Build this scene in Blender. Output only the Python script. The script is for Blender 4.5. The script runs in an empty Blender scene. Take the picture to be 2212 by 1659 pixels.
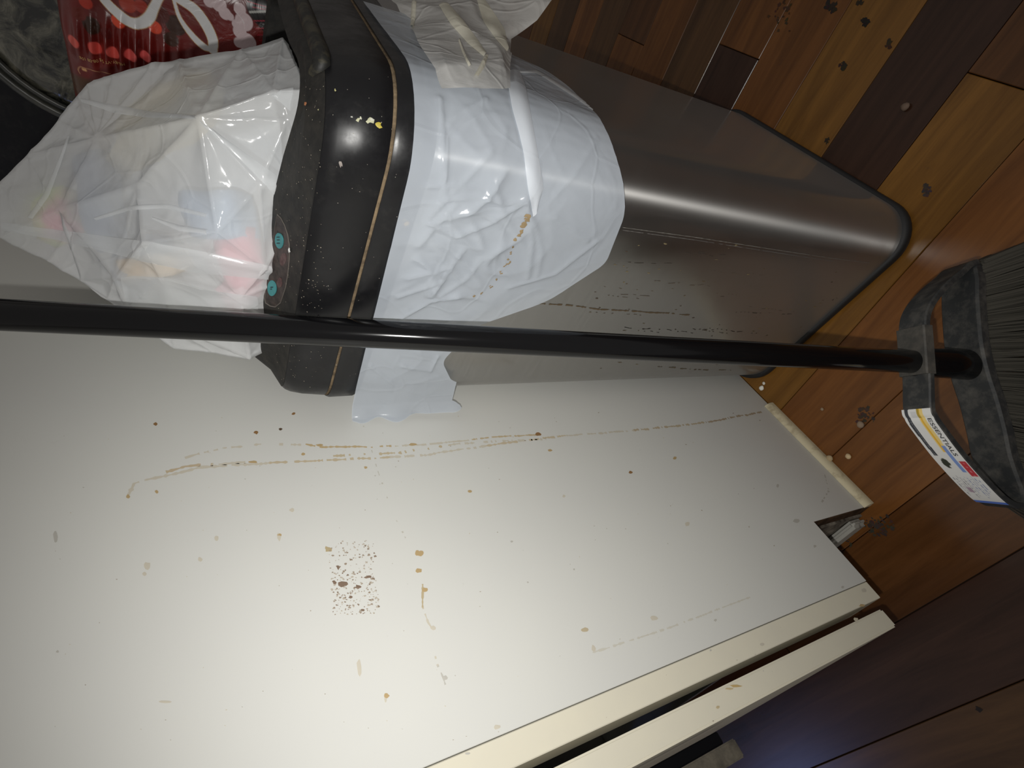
import bpy, bmesh, math, random
import numpy as np
from mathutils import Vector, Matrix, noise
from mathutils.bvhtree import BVHTree

random.seed(7)
rng = np.random.default_rng(7)
SC = bpy.context.scene
COL = SC.collection

# ------------------------------------------------------------------ camera
# phone held sideways: world up points to the left of the picture
F = 1095.549
RX = Vector((0.31129443, -0.379683, -0.87116967))
RX = Vector((0.3113, -0.3797, -0.8712)).normalized()
RZ = Vector((-0.6027, 0.6299, -0.4899)).normalized()
RY = RZ.cross(RX).normalized()          # image down
RX = RY.cross(RZ).normalized()
CAM = Vector((0.36, -0.036, 0.70445))
cd = bpy.data.cameras.new('camera')
cd.sensor_width = 36.0
cd.lens = F / 2212 * 36
cd.clip_start = 0.01
cam = bpy.data.objects.new('camera', cd)
COL.objects.link(cam)
m3 = Matrix((RX, -RY, -RZ)).transposed()
cam.matrix_world = Matrix.Translation(CAM) @ m3.to_4x4()
SC.camera = cam

# ------------------------------------------------------------------ world, lights, exposure
w = bpy.data.worlds.new('room_ambient')
SC.world = w
w.use_nodes = True
w.node_tree.nodes['Background'].inputs[0].default_value = (1.0, 0.95, 0.90, 1)
w.node_tree.nodes['Background'].inputs[1].default_value = 0.21

fl = bpy.data.lights.new('phone_flash', 'SPOT')
fl.energy = 7.8
fl.color = (1.0, 0.985, 0.95)
fl.shadow_soft_size = 0.0045
fl.spot_size = math.radians(128)
fl.spot_blend = 1.0
flo = bpy.data.objects.new('phone_flash', fl)
COL.objects.link(flo)
flo.location = CAM + RY * 0.031 - RX * 0.018
flo.rotation_euler = (RZ * F + RX * 90).to_track_quat('-Z', 'Y').to_euler()

wl = bpy.data.lights.new('window_daylight', 'AREA')
wl.shape = 'RECTANGLE'
wl.size = 0.34
wl.size_y = 0.42
wl.energy = 2.4
wl.color = (0.33, 0.45, 1.0)
wlo = bpy.data.objects.new('window_daylight', wl)
COL.objects.link(wlo)
wlo.location = (-2.16, -0.40, 1.60)
wlo.rotation_euler = (Vector((-0.41, -0.07, 0)) - Vector((-2.16, -0.40, 1.60))).to_track_quat('-Z', 'Y').to_euler()

vs = SC.view_settings
vs.view_transform = 'Standard'
vs.look = 'None'
vs.exposure = 0.0
vs.gamma = 1.0
vs.use_curve_mapping = False
SC.cycles.max_bounces = 10
SC.cycles.transparent_max_bounces = 12

# ------------------------------------------------------------------ helpers
def ray(u, v):
    return RX * (u - 1106) + RY * (v - 829.5) + RZ * F

def on(ax, val, u, v):
    """point of the plane axis=val seen at photo pixel u,v"""
    r = ray(u, v)
    i = 'xyz'.index(ax)
    return CAM + r * ((val - CAM[i]) / r[i])

def lin(c):
    return tuple((x / 255 / 12.92) if x / 255 <= 0.04045 else ((x / 255 + 0.055) / 1.055) ** 2.4 for x in c[:3])

def link(name, me, mat=None, parent=None):
    o = bpy.data.objects.new(name, me)
    COL.objects.link(o)
    if mat is not None and me is not None:
        for mm in (mat if isinstance(mat, (list, tuple)) else [mat]):
            me.materials.append(mm)
    if parent is not None:
        o.parent = parent
    return o

def mesh(name, verts, faces, mat=None, parent=None, smooth=False, cols=None, fmat=None):
    me = bpy.data.meshes.new(name)
    me.from_pydata([tuple(v) for v in verts], [], faces)
    me.update()
    if smooth:
        me.polygons.foreach_set('use_smooth', [True] * len(me.polygons))
    if cols is not None:
        a = me.color_attributes.new('col', 'FLOAT_COLOR', 'POINT')
        arr = np.ones((len(verts), 4), np.float32)
        arr[:, :3] = np.asarray(cols, np.float32)
        a.data.foreach_set('color', arr.ravel())
    o = link(name, me, mat, parent)
    if fmat is not None:
        me.polygons.foreach_set('material_index', fmat)
    return o

def from_bm(name, bm, mat=None, parent=None, smooth=False):
    bmesh.ops.recalc_face_normals(bm, faces=bm.faces)
    me = bpy.data.meshes.new(name)
    bm.to_mesh(me)
    bm.free()
    if smooth:
        me.polygons.foreach_set('use_smooth', [True] * len(me.polygons))
    return link(name, me, mat, parent)

def empty(name, loc, label, cat, group=None):
    o = bpy.data.objects.new(name, None)
    COL.objects.link(o)
    o.location = loc
    o.empty_display_size = 0.05
    tag(o, label, cat, group)
    return o

def tag(o, label=None, cat=None, group=None, kind=None):
    if label: o['label'] = label
    if cat: o['category'] = cat
    if group: o['group'] = group
    if kind: o['kind'] = kind
    return o

def adopt(child, parent):
    """child keeps its world coordinates under a moved parent"""
    child.parent = parent
    child.matrix_parent_inverse = Matrix.Translation(parent.location).inverted()
    return child

def box_bm(x0, x1, y0, y1, z0, z1, bev=0.0, seg=2):
    bm = bmesh.new()
    bmesh.ops.create_cube(bm, size=1)
    for v in bm.verts:
        v.co = Vector((x0 + (v.co.x + .5) * (x1 - x0), y0 + (v.co.y + .5) * (y1 - y0), z0 + (v.co.z + .5) * (z1 - z0)))
    if bev > 0:
        bmesh.ops.bevel(bm, geom=bm.edges[:], offset=bev, segments=seg, affect='EDGES')
    return bm

def loft(name, rings, mat, parent=None, smooth=True, cap0=False, cap1=False, closed=True):
    n = len(rings[0])
    verts = [p for r in rings for p in r]
    faces = []
    for i in range(len(rings) - 1):
        for j in range(n if closed else n - 1):
            k = (j + 1) % n
            faces.append((i * n + j, i * n + k, (i + 1) * n + k, (i + 1) * n + j))
    if cap0: faces.append(tuple(reversed(range(n))))
    if cap1: faces.append(tuple(range((len(rings) - 1) * n, len(rings) * n)))
    return mesh(name, verts, faces, mat, parent, smooth)

def tube_rings(path, rad, n=16, flat=None):
    path = [Vector(p) for p in path]
    rings = []
    up = None
    for i, p in enumerate(path):
        t = (path[min(i + 1, len(path) - 1)] - path[max(i - 1, 0)]).normalized()
        if up is None:
            up = t.orthogonal().normalized()
        up = (up - t * up.dot(t)).normalized()
        s = t.cross(up)
        r = rad[i] if isinstance(rad, (list, tuple)) else rad
        rings.append([p + (up * math.cos(a) + s * math.sin(a)) * r for a in [2 * math.pi * k / n for k in range(n)]])
    return rings

def autosmooth(o, ang=35):
    me = o.data
    bm = bmesh.new(); bm.from_mesh(me)
    for e in bm.edges:
        if len(e.link_faces) == 2 and e.calc_face_angle(0) > math.radians(ang):
            e.smooth = False
    bm.to_mesh(me); bm.free()
    me.polygons.foreach_set('use_smooth', [True] * len(me.polygons))
    return o

# ------------------------------------------------------------------ materials
def mat(name, col=(.8, .8, .8), rough=.5, metal=0.0, spec=.5, coat=0.0):
    m = bpy.data.materials.new(name)
    m.use_nodes = True
    b = m.node_tree.nodes['Principled BSDF']
    b.inputs['Base Color'].default_value = (*col, 1)
    b.inputs['Roughness'].default_value = rough
    b.inputs['Metallic'].default_value = metal
    b.inputs['Specular IOR Level'].default_value = spec
    b.inputs['Coat Weight'].default_value = coat
    return m

def N(m, t, **kw):
    n = m.node_tree.nodes.new(t)
    for k, v in kw.items():
        setattr(n, k, v)
    return n

def L(m, a, b):
    m.node_tree.links.new(a, b)

def coords(m, scale=(1, 1, 1), kind='Object'):
    tc = N(m, 'ShaderNodeTexCoord')
    mp = N(m, 'ShaderNodeMapping')
    mp.inputs['Scale'].default_value = scale
    L(m, tc.outputs[kind], mp.inputs[0])
    return mp.outputs[0]

def noise_tex(m, vec, scale, detail=4, rough=.6, dist=0.0):
    n = N(m, 'ShaderNodeTexNoise')
    n.inputs['Scale'].default_value = scale
    n.inputs['Detail'].default_value = detail
    n.inputs['Roughness'].default_value = rough
    n.inputs['Distortion'].default_value = dist
    L(m, vec, n.inputs['Vector'])
    return n.outputs['Fac']

def ramp(m, fac, stops):
    r = N(m, 'ShaderNodeValToRGB')
    e = r.color_ramp.elements
    while len(e) < len(stops): e.new(.5)
    for i, (p, c) in enumerate(stops):
        e[i].position = p
        e[i].color = (*c, 1) if len(c) == 3 else c
    L(m, fac, r.inputs[0])
    return r.outputs[0]

def mixc(m, fac, a, b, mode='MIX'):
    x = N(m, 'ShaderNodeMix', data_type='RGBA', blend_type=mode)
    if isinstance(fac, float): x.inputs[0].default_value = fac
    else: L(m, fac, x.inputs[0])
    for s, i in ((a, 6), (b, 7)):
        if isinstance(s, tuple): x.inputs[i].default_value = (*s, 1)
        else: L(m, s, x.inputs[i])
    return x.outputs[2]

def bump(m, h, strength=.2, dist=.001):
    b = N(m, 'ShaderNodeBump')
    b.inputs['Strength'].default_value = strength
    b.inputs['Distance'].default_value = dist
    L(m, h, b.inputs['Height'])
    L(m, b.outputs[0], m.node_tree.nodes['Principled BSDF'].inputs['Normal'])

def base(m): return m.node_tree.nodes['Principled BSDF'].inputs['Base Color']
def rgh(m): return m.node_tree.nodes['Principled BSDF'].inputs['Roughness']

def speckled(name, c0, c1, scale, lo, hi, rough, spec=.5, bmp=.0, detail=6):
    m = mat(name, rough=rough, spec=spec)
    v = coords(m)
    f = noise_tex(m, v, scale, detail, .65)
    L(m, ramp(m, f, [(lo, c0), (hi, c1)]), base(m))
    if bmp: bump(m, noise_tex(m, v, scale * 3, 3), bmp, .001)
    return m

# white laminate: slight yellow clouding and faint grey scuffs
M_white = mat('white_laminate', rough=.42, spec=.35)
v = coords(M_white)
f1 = noise_tex(M_white, v, 5, 3)
c = ramp(M_white, f1, [(.35, (.64, .64, .60)), (.7, (.62, .62, .59))])
f2 = noise_tex(M_white, coords(M_white, (1, 9, 30)), 9, 6, .75)
c = mixc(M_white, ramp(M_white, f2, [(.66, (0, 0, 0)), (.80, (.10, .10, .10))]), c, (.36, .33, .27))
f3 = noise_tex(M_white, v, 90, 4, .7)
c = mixc(M_white, ramp(M_white, f3, [(.70, (0, 0, 0)), (.80, (.22, .22, .22))]), c, (.30, .27, .22))
L(M_white, c, base(M_white))
M_cream = speckled('cream_edge_paint', (.70, .66, .53), (.66, .625, .515), 12, .35, .7, .5, .3)
M_mould = speckled('worn_cream_moulding', (.60, .53, .36), (.30, .24, .15), 45, .52, .74, .6, .3, .2)
M_kick = speckled('scuffed_toe_kick', (.30, .27, .22), (.05, .038, .03), 30, .42, .62, .7, .2, .3)
M_raw = speckled('raw_board_edge', (.085, .05, .028), (.04, .025, .015), 80, .4, .6, .9, .1)
M_rubber = mat('black_rubber', (.012, .012, .013), .6)

# steel
M_steel = mat('brushed_steel', rough=.24, metal=1.0)
v = coords(M_steel, (.05, .05, 1))
f = noise_tex(M_steel, v, 320, 3)
L(M_steel, ramp(M_steel, f, [(.3, (.33, .325, .315)), (.7, (.39, .385, .375))]), base(M_steel))
fs = noise_tex(M_steel, coords(M_steel), 16, 6, .7)
mr = N(M_steel, 'ShaderNodeMapRange')
mr.inputs[1].default_value = .35; mr.inputs[2].default_value = .7
mr.inputs[3].default_value = .16; mr.inputs[4].default_value = .27
L(M_steel, fs, mr.inputs[0]); L(M_steel, mr.outputs[0], rgh(M_steel))
bump(M_steel, f, .05, .0003)
tg = N(M_steel, 'ShaderNodeTangent', direction_type='RADIAL', axis='Z')
bs = M_steel.node_tree.nodes['Principled BSDF']
L(M_steel, tg.outputs[0], bs.inputs['Tangent'])
bs.inputs['Anisotropic'].default_value = .7
bs.inputs['Anisotropic Rotation'].default_value = 0.25
ga = N(M_steel, 'ShaderNodeBsdfPrincipled')
ga.inputs['Base Color'].default_value = (.60, .59, .57, 1)
ga.inputs['Metallic'].default_value = 1.0
ga.inputs['Roughness'].default_value = .43
ga.inputs['Anisotropic'].default_value = 1.0
ga.inputs['Anisotropic Rotation'].default_value = .25
L(M_steel, tg.outputs[0], ga.inputs['Tangent'])
mxs = N(M_steel, 'ShaderNodeMixShader'); mxs.inputs[0].default_value = .34
L(M_steel, bs.outputs[0], mxs.inputs[1]); L(M_steel, ga.outputs[0], mxs.inputs[2])
L(M_steel, mxs.outputs[0], M_steel.node_tree.nodes['Material Output'].inputs['Surface'])

M_lid = mat('glossy_black_plastic', rough=.26, spec=.42)
v = coords(M_lid)
f = noise_tex(M_lid, v, 55, 7, .75)
L(M_lid, ramp(M_lid, f, [(.56, (.006, .006, .007)), (.80, (.020, .019, .018))]), base(M_lid))
f = noise_tex(M_lid, v, 30, 5, .7)
mr = N(M_lid, 'ShaderNodeMapRange')
mr.inputs[1].default_value = .4; mr.inputs[2].default_value = .7
mr.inputs[3].default_value = .30; mr.inputs[4].default_value = .52
L(M_lid, f, mr.inputs[0]); L(M_lid, mr.outputs[0], rgh(M_lid))
M_lidtop = speckled('dusty_black_plastic', (.014, .0135, .0125), (.040, .036, .030), 90, .40, .80, .6, .35, .15, 8)
M_lidbead = speckled('dusty_rim', (.014, .014, .0125), (.085, .074, .045), 75, .45, .72, .55, .35, .2, 8)
M_dust = speckled('packed_tan_dust', (.21, .155, .095), (.10, .075, .05), 140, .35, .65, .95, .05, .5)
M_decal = speckled('control_decal', (.020, .015, .013), (.060, .045, .038), 160, .42, .66, .45, .4)
M_line = mat('decal_outline', (.13, .115, .10), .6)
M_teal = speckled('teal_button', (.035, .22, .235), (.05, .26, .27), 200, .4, .6, .5)
M_maroon = speckled('maroon_lens', (.05, .014, .014), (.10, .06, .05), 300, .4, .7, .4)
M_ink = mat('dark_ink', (.012, .03, .04), .6)
M_col = mat('painted_marks', rough=.55, spec=.3)
a = N(M_col, 'ShaderNodeVertexColor', layer_name='col'); L(M_col, a.outputs[0], base(M_col))

# plastic film
def film(name, tint, trans, gloss_rough, wr=.5, fine=70, translucent=.30):
    m = mat(name, tint, gloss_rough, 0, .6)
    nt = m.node_tree
    b = nt.nodes['Principled BSDF']
    out = nt.nodes['Material Output']
    v = coords(m)
    n1 = noise_tex(m, v, 14, 2, .5, 2.0)
    n2 = noise_tex(m, v, fine, 3, .55, 1.2)
    vo = N(m, 'ShaderNodeTexVoronoi', feature='DISTANCE_TO_EDGE')
    vo.inputs['Scale'].default_value = 16
    dist = N(m, 'ShaderNodeVectorMath', operation='ADD')
    nz = N(m, 'ShaderNodeTexNoise'); nz.inputs['Scale'].default_value = 7
    L(m, v, nz.inputs['Vector'])
    sc = N(m, 'ShaderNodeVectorMath', operation='SCALE'); sc.inputs['Scale'].default_value = .12
    L(m, nz.outputs['Color'], sc.inputs[0])
    L(m, v, dist.inputs[0]); L(m, sc.outputs[0], dist.inputs[1])
    L(m, dist.outputs[0], vo.inputs['Vector'])
    mr = N(m, 'ShaderNodeMapRange'); mr.inputs[1].default_value = 0; mr.inputs[2].default_value = .035
    mr.inputs[3].default_value = .16; mr.inputs[4].default_value = 0
    L(m, vo.outputs['Distance'], mr.inputs[0])
    ad = N(m, 'ShaderNodeMath', operation='ADD'); L(m, n1, ad.inputs[0]); L(m, mr.outputs[0], ad.inputs[1])
    ad2 = N(m, 'ShaderNodeMath', operation='MULTIPLY_ADD'); ad2.inputs[1].default_value = .16
    L(m, n2, ad2.inputs[0]); L(m, ad.outputs[0], ad2.inputs[2])
    bp = N(m, 'ShaderNodeBump'); bp.inputs['Strength'].default_value = wr; bp.inputs['Distance'].default_value = .006
    L(m, ad2.outputs[0], bp.inputs['Height']); L(m, bp.outputs[0], b.inputs['Normal'])
    tl = N(m, 'ShaderNodeBsdfTranslucent'); tl.inputs[0].default_value = (*tint, 1)
    tp = N(m, 'ShaderNodeBsdfTransparent'); tp.inputs[0].default_value = (.96, .97, .98, 1)
    m1 = N(m, 'ShaderNodeMixShader'); m1.inputs[0].default_value = translucent
    L(m, b.outputs[0], m1.inputs[1]); L(m, tl.outputs[0], m1.inputs[2])
    lw = N(m, 'ShaderNodeLayerWeight'); lw.inputs[0].default_value = .35
    mr2 = N(m, 'ShaderNodeMapRange'); mr2.inputs[1].default_value = .0; mr2.inputs[2].default_value = .9
    mr2.inputs[3].default_value = trans; mr2.inputs[4].default_value = trans * .35
    L(m, lw.outputs['Facing'], mr2.inputs[0])
    m2 = N(m, 'ShaderNodeMixShader'); L(m, mr2.outputs[0], m2.inputs[0])
    L(m, m1.outputs[0], m2.inputs[1]); L(m, tp.outputs[0], m2.inputs[2])
    L(m, m2.outputs[0], out.inputs['Surface'])
    return m
M_film = film('bag_film', (.93, .945, .95), .37, .17, .24)
M_cuff = film('bag_cuff_film', (.70, .76, .84), .40, .18, .22, 50)
M_flap = film('bag_flap_film', (.74, .73, .70), .22, .3, .5, 60)  # greyer tint stands in for the shade on the flap

M_hand = mat('black_enamel_tube', (.003, .003, .0035), .11, 0, .4)
M_broom = speckled('dusty_black_broom_plastic', (.030, .032, .033), (.10, .095, .085), 70, .45, .75, .5, .4, .1)
M_bristle = mat('dark_bristle', (.085, .080, .066), .7, 0, .25)
oi = None

# ------------------------------------------------------------------ floor of separate planks
sub = from_bm('floor', box_bm(-1.3, 1.7, -1.3, 2.3, -.06, -.0125), mat('subfloor', (.02, .014, .01), .9))
tag(sub, kind='structure')
M_wood = mat('wood_plank', rough=.24, spec=.42)
oi = N(M_wood, 'ShaderNodeObjectInfo')
v = coords(M_wood, (2.2, 26, 26))
addv = N(M_wood, 'ShaderNodeVectorMath', operation='ADD')
L(M_wood, v, addv.inputs[0]); 
sclr = N(M_wood, 'ShaderNodeVectorMath', operation='SCALE'); sclr.inputs['Scale'].default_value = 37.0
cmb = N(M_wood, 'ShaderNodeCombineXYZ')
for k in range(3): L(M_wood, oi.outputs['Random'], cmb.inputs[k])
L(M_wood, cmb.outputs[0], sclr.inputs[0]); L(M_wood, sclr.outputs[0], addv.inputs[1])
g = noise_tex(M_wood, addv.outputs[0], 2.2, 6, .65, .6)
gc = ramp(M_wood, g, [(.30, (.62, .56, .50)), (.72, (1.25, 1.2, 1.15))])
# two strips of veneer per plank
sx = N(M_wood, 'ShaderNodeSeparateXYZ'); tcw = N(M_wood, 'ShaderNodeTexCoord'); L(M_wood, tcw.outputs['Object'], sx.inputs[0])
ms = N(M_wood, 'ShaderNodeMath', operation='MULTIPLY'); ms.inputs[1].default_value = 32.0; L(M_wood, sx.outputs[1], ms.inputs[0])
flr = N(M_wood, 'ShaderNodeMath', operation='FLOOR'); L(M_wood, ms.outputs[0], flr.inputs[0])
ad = N(M_wood, 'ShaderNodeMath', operation='ADD'); L(M_wood, flr.outputs[0], ad.inputs[0]); L(M_wood, oi.outputs['Random'], ad.inputs[1])
wn = N(M_wood, 'ShaderNodeTexWhiteNoise', noise_dimensions='1D'); L(M_wood, ad.outputs[0], wn.inputs['W'])
strip = ramp(M_wood, wn.outputs['Value'], [(0, (.86, .84, .82)), (1, (1.12, 1.1, 1.08))])
c = mixc(M_wood, 1.0, oi.outputs['Color'], gc, 'MULTIPLY')
c = mixc(M_wood, 1.0, c, strip, 'MULTIPLY')
vg = coords(M_wood, (1, 1, 1))
sp = noise_tex(M_wood, vg, 26, 6, .75)
c = mixc(M_wood, ramp(M_wood, sp, [(.64, (0, 0, 0)), (.80, (.75, .75, .75))]), c, (.028, .020, .014))
L(M_wood, c, base(M_wood))
bump(M_wood, g, .08, .0008)
PW = .0925
WOOD = {'gold': (.205, .100, .020), 'brown': (.105, .045, .015), 'orange': (.165, .068, .018), 'red': (.100, .038, .015), 'dark': (.050, .024, .015), 'tan': (.100, .052, .021)}
plank_mesh = {}
def plank(x0, x1, row, colname):
    ln = round(x1 - x0, 3)
    first = ln not in plank_mesh
    if first:
        bm = box_bm(.0005, ln - .0005, .0004, PW - .0004, -.012, 0, .0007, 1)
        o = from_bm('plank', bm, M_wood, sub)
        plank_mesh[ln] = o.data
    else:
        o = link('plank', plank_mesh[ln], None, sub)
    o.location = (x0, -.1135 + PW * row, rng.uniform(-.0003, 0))
    j = rng.uniform(.92, 1.08)
    o.color = tuple(min(1, k * j) for k in WOOD[colname]) + (1,)
    return o
known = {   # row : [(x start, colour), ...]
    -3: [(-1.3, 'dark'), (-.2, 'tan')], -2: [(-1.3, 'brown'), (-.55, 'tan')], -1: [(-1.3, 'tan'), (-.75, 'tan')],
    0: [(-1.3, 'dark'), (-.9, 'dark')], 1: [(-1.3, 'red'), (-.25, 'brown')], 2: [(-1.3, 'brown'), (-.6, 'orange')],
    3: [(-1.3, 'brown'), (-.1, 'orange')], 4: [(-1.3, 'gold'), (.43, 'brown')], 5: [(-1.3, 'orange'), (-.2, 'dark')],
    6: [(-1.3, 'tan'), (-.5, 'gold')], 7: [(-1.3, 'red'), (-.1, 'orange')], 8: [(-1.3, 'gold'), (.374, 'orange')],
    9: [(-1.3, 'brown'), (-.4, 'tan')], 10: [(-1.3, 'dark'), (-.1, 'orange')], 11: [(-1.3, 'tan'), (.33, 'brown')],
    12: [(-1.3, 'gold'), (-.3, 'tan')], 13: [(-1.3, 'brown'), (-.1, 'orange')], 14: [(-1.3, 'tan'), (.1, 'tan')]}
names = list(WOOD)
for row in range(-12, 26):
    segs = known.get(row)
    if segs is None:
        s0 = round(-1.3 + rng.uniform(.4, 1.2), 1)
        segs = [(-1.3, names[rng.integers(6)]), (s0, names[rng.integers(6)])]
    ends = [s[0] for s in segs[1:]] + [1.7]
    for (xs, cn), xe in zip(segs, ends):
        while xe - xs > 1.5:
            plank(xs, xs + 1.3, row, cn); xs = round(xs + 1.3, 3); cn = names[rng.integers(6)]
        plank(xs, xe, row, cn)

# walls far from the picture, with the window whose daylight tints the floor
M_wall = speckled('wall_paint', (.74, .73, .70), (.68, .67, .65), 6, .3, .7, .8, .2)
o = from_bm('wall_back', box_bm(-2.3, 2.0, 2.3, 2.4, 0, 2.5), M_wall); tag(o, kind='structure')
bm = bmesh.new()
for (y0, y1, z0, z1) in ((-1.6, -.76, 0, 2.5), (-.12, 2.3, 0, 2.5), (-.76, -.12, 0, 1.26), (-.76, -.12, 1.94, 2.5)):
    b2 = box_bm(-2.3, -2.2, y0, y1, z0, z1); me = bpy.data.meshes.new('t'); b2.to_mesh(me); b2.free(); bm.from_mesh(me)
o = from_bm('wall_left', bm, M_wall); tag(o, kind='structure')
win = from_bm('window_1', box_bm(-2.27, -2.25, -.76, -.12, 1.26, 1.94), mat('window_glass', (.3, .4, .8), .1), None); tag(win, kind='structure')
for (y0, y1, z0, z1) in ((-.76, -.73, 1.26, 1.94), (-.15, -.12, 1.26, 1.94), (-.73, -.15, 1.26, 1.29), (-.73, -.15, 1.91, 1.94)):
    from_bm('window_frame', box_bm(-2.29, -2.21, y0, y1, z0, z1, .003), M_cream, win)

# ------------------------------------------------------------------ cabinet
cab = empty('base_cabinet', (-.3, .31, 0), 'white laminate base cabinet with stained side panel and notched toe kick', 'cabinet')
ZK, YK, YB, ZT = .121, .0925, .62, .93
def prism_yz(name, outline, x0, x1, m, parent, bev=0):
    bm = bmesh.new()
    a = [bm.verts.new((x0, y, z)) for y, z in outline]
    b = [bm.verts.new((x1, y, z)) for y, z in outline]
    n = len(outline)
    bm.faces.new(a); bm.faces.new(list(reversed(b)))
    for i in range(n):
        bm.faces.new((a[i], b[i], b[(i + 1) % n], a[(i + 1) % n]))
    if bev:
        bmesh.ops.recalc_face_normals(bm, faces=bm.faces)
        bmesh.ops.bevel(bm, geom=bm.edges[:], offset=bev, segments=1, affect='EDGES')
    o = from_bm(name, bm, m)
    return adopt(o, parent)
side = prism_yz('side_panel', [(.0186, ZK), (YK, ZK), (YK, 0.0), (YB, 0.0), (YB, ZT), (.0186, ZT)], -.016, 0, M_white, cab, .0004)
prism_yz('panel_edge', [(YK - .0012, 0.001), (YK - .0001, 0.001), (YK - .0001, ZK - .0002), (YK - .0012, ZK - .0002)], -.0155, -.0005, M_raw, cab)
stile = prism_yz('face_frame', [(0, ZK + .001), (.018, ZK + .001), (.018, ZT), (0, ZT)], -.045, 0, M_cream, cab, .0006)
adopt(from_bm('toe_kick', box_bm(-.60, -.0165, YK - .004, YK + .012, 0, ZK - .001)), cab).data.materials.append(M_kick)
o = from_bm('kick_moulding', box_bm(-.60, -.0168, YK - .015, YK - .0045, 0, .030, .004, 3), speckled('scuffed_white_moulding', (.40, .39, .35), (.08, .06, .045), 40, .55, .68, .6, .3)); adopt(o, cab)
# quarter round along the bottom of the side
qr = [(0.0004 + .0105 * (1 if k == 0 else 0), 0) for k in range(0)]
prof = [(0.0003, .0005), (.0075, .0005)] + [(.0003 + .0072 * math.cos(a), .004 + .0095 * math.sin(a)) for a in [math.pi / 2 * k / 6 for k in range(7)]]
rings = [[Vector((x, y, z)) for x, z in prof] for y in (YK - .001, .18, .272)]
o = loft('shoe_moulding', rings, M_mould, None, False, True, True); adopt(o, cab); autosmooth(o, 40)
tag(o, 'worn cream strip along the panel foot')
# body behind (top, bottom, far side)
for nm, bx in (('bottom_shelf', (-.60, -.017, .02, YB, ZK + .002, ZK + .018)), ('top_board', (-.60, -.017, .02, YB, ZT - .02, ZT)), ('far_side', (-.616, -.6005, .0, YB, 0, ZT)), ('back_board', (-.60, -.017, YB - .008, YB, .14, ZT - .021))):
    o = from_bm(nm, box_bm(*bx)); o.data.materials.append(M_white); adopt(o, cab)
door = from_bm('door', box_bm(-.60, -.0002, -.0268, -.0086, .1335, ZT - .03, .0016, 2), M_cream); adopt(door, cab)
hb = box_bm(-.062, -.054, -.0535, -.0398, .345, .62, .0012, 2)
for z in ():
    b2 = box_bm(-.0615, -.0545, -.0405, -.0264, z - .006, z + .006); me = bpy.data.meshes.new('t'); b2.to_mesh(me); b2.free(); hb.from_mesh(me)
hd = from_bm('bar_handle', hb, speckled('grimy_dark_bronze', (.13, .115, .09), (.05, .045, .038), 60, .4, .7, .55, .4, .2)); adopt(hd, cab)
hd.parent = door; hd.matrix_parent_inverse = Matrix.Identity(4)
hd.location = (0, 0, 0); door_mpi = door.matrix_parent_inverse.copy()
tag(hd, 'grimy bronze upright bar pull')
pb = from_bm('pull_gap_fill', box_bm(-.063, -.0560, -.0397, -.0305, .356, .62, .001, 1), mat('black_gap_fill', (.003, .003, .004), .8, 0, .1))  # black block added so the gap behind the pull looks dark
pb.parent = door; pb.matrix_parent_inverse = Matrix.Identity(4)

# stains: thin raised dried drips, specks and runs, coloured one by one
class Marks:
    def __init__(s): s.v, s.f, s.c = [], [], []
    def blot(s, P, U, W, Nn, ru, rw, col, th=.00015, n=9, jag=.25):
        i0 = len(s.v)
        s.v.append(P + Nn * (th * 1.6)); s.c.append(col)
        for k in range(n):
            a = 2 * math.pi * k / n
            j = 1 + random.uniform(-jag, jag)
            s.v.append(P + U * (ru * j * math.cos(a)) + W * (rw * j * math.sin(a)) + Nn * th); s.c.append(col)
        for k in range(n):
            s.f.append((i0, i0 + 1 + k, i0 + 1 + (k + 1) % n))
    def run(s, pts, Nn, wd, cols, th=.00012, gap=.0):
        """ragged ribbon along world points"""
        pr = None
        for i, p in enumerate(pts):
            t = (pts[min(i + 1, len(pts) - 1)] - pts[max(i - 1, 0)]).normalized()
            sd = t.cross(Nn).normalized()
            wv = wd * random.uniform(.35, 1.5)
            if random.random() < gap:
                pr = None; continue
            a, b = p + sd * wv + Nn * th, p - sd * wv + Nn * th
            k = len(s.v); s.v += [a, b]; cc = cols[min(len(cols) - 1, int(i / len(pts) * len(cols)))]; s.c += [cc, cc]
            if pr is not None: s.f.append((pr, pr + 1, k + 1, k))
            pr = k
    def make(s, name, parent, label=None):
        o = mesh(name, s.v, s.f, M_col, None, True, s.c)
        o['kind'] = 'stuff'
        if label: o['label'] = label
        return o

def resample(pts, step):
    out = []
    for a, b in zip(pts[:-1], pts[1:]):
        n = max(1, int((b - a).length / step))
        out += [a.lerp(b, k / n) for k in range(n)]
    return out + [pts[-1]]
def wob(pts, amp, Nn):
    r = []
    for i, p in enumerate(pts):
        q = Vector((noise.noise(p * 60), noise.noise(p * 60 + Vector((9, 3, 1))), noise.noise(p * 60 + Vector((2, 8, 5))))) * amp
        r.append(p + q - Nn * q.dot(Nn))
    return r

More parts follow.
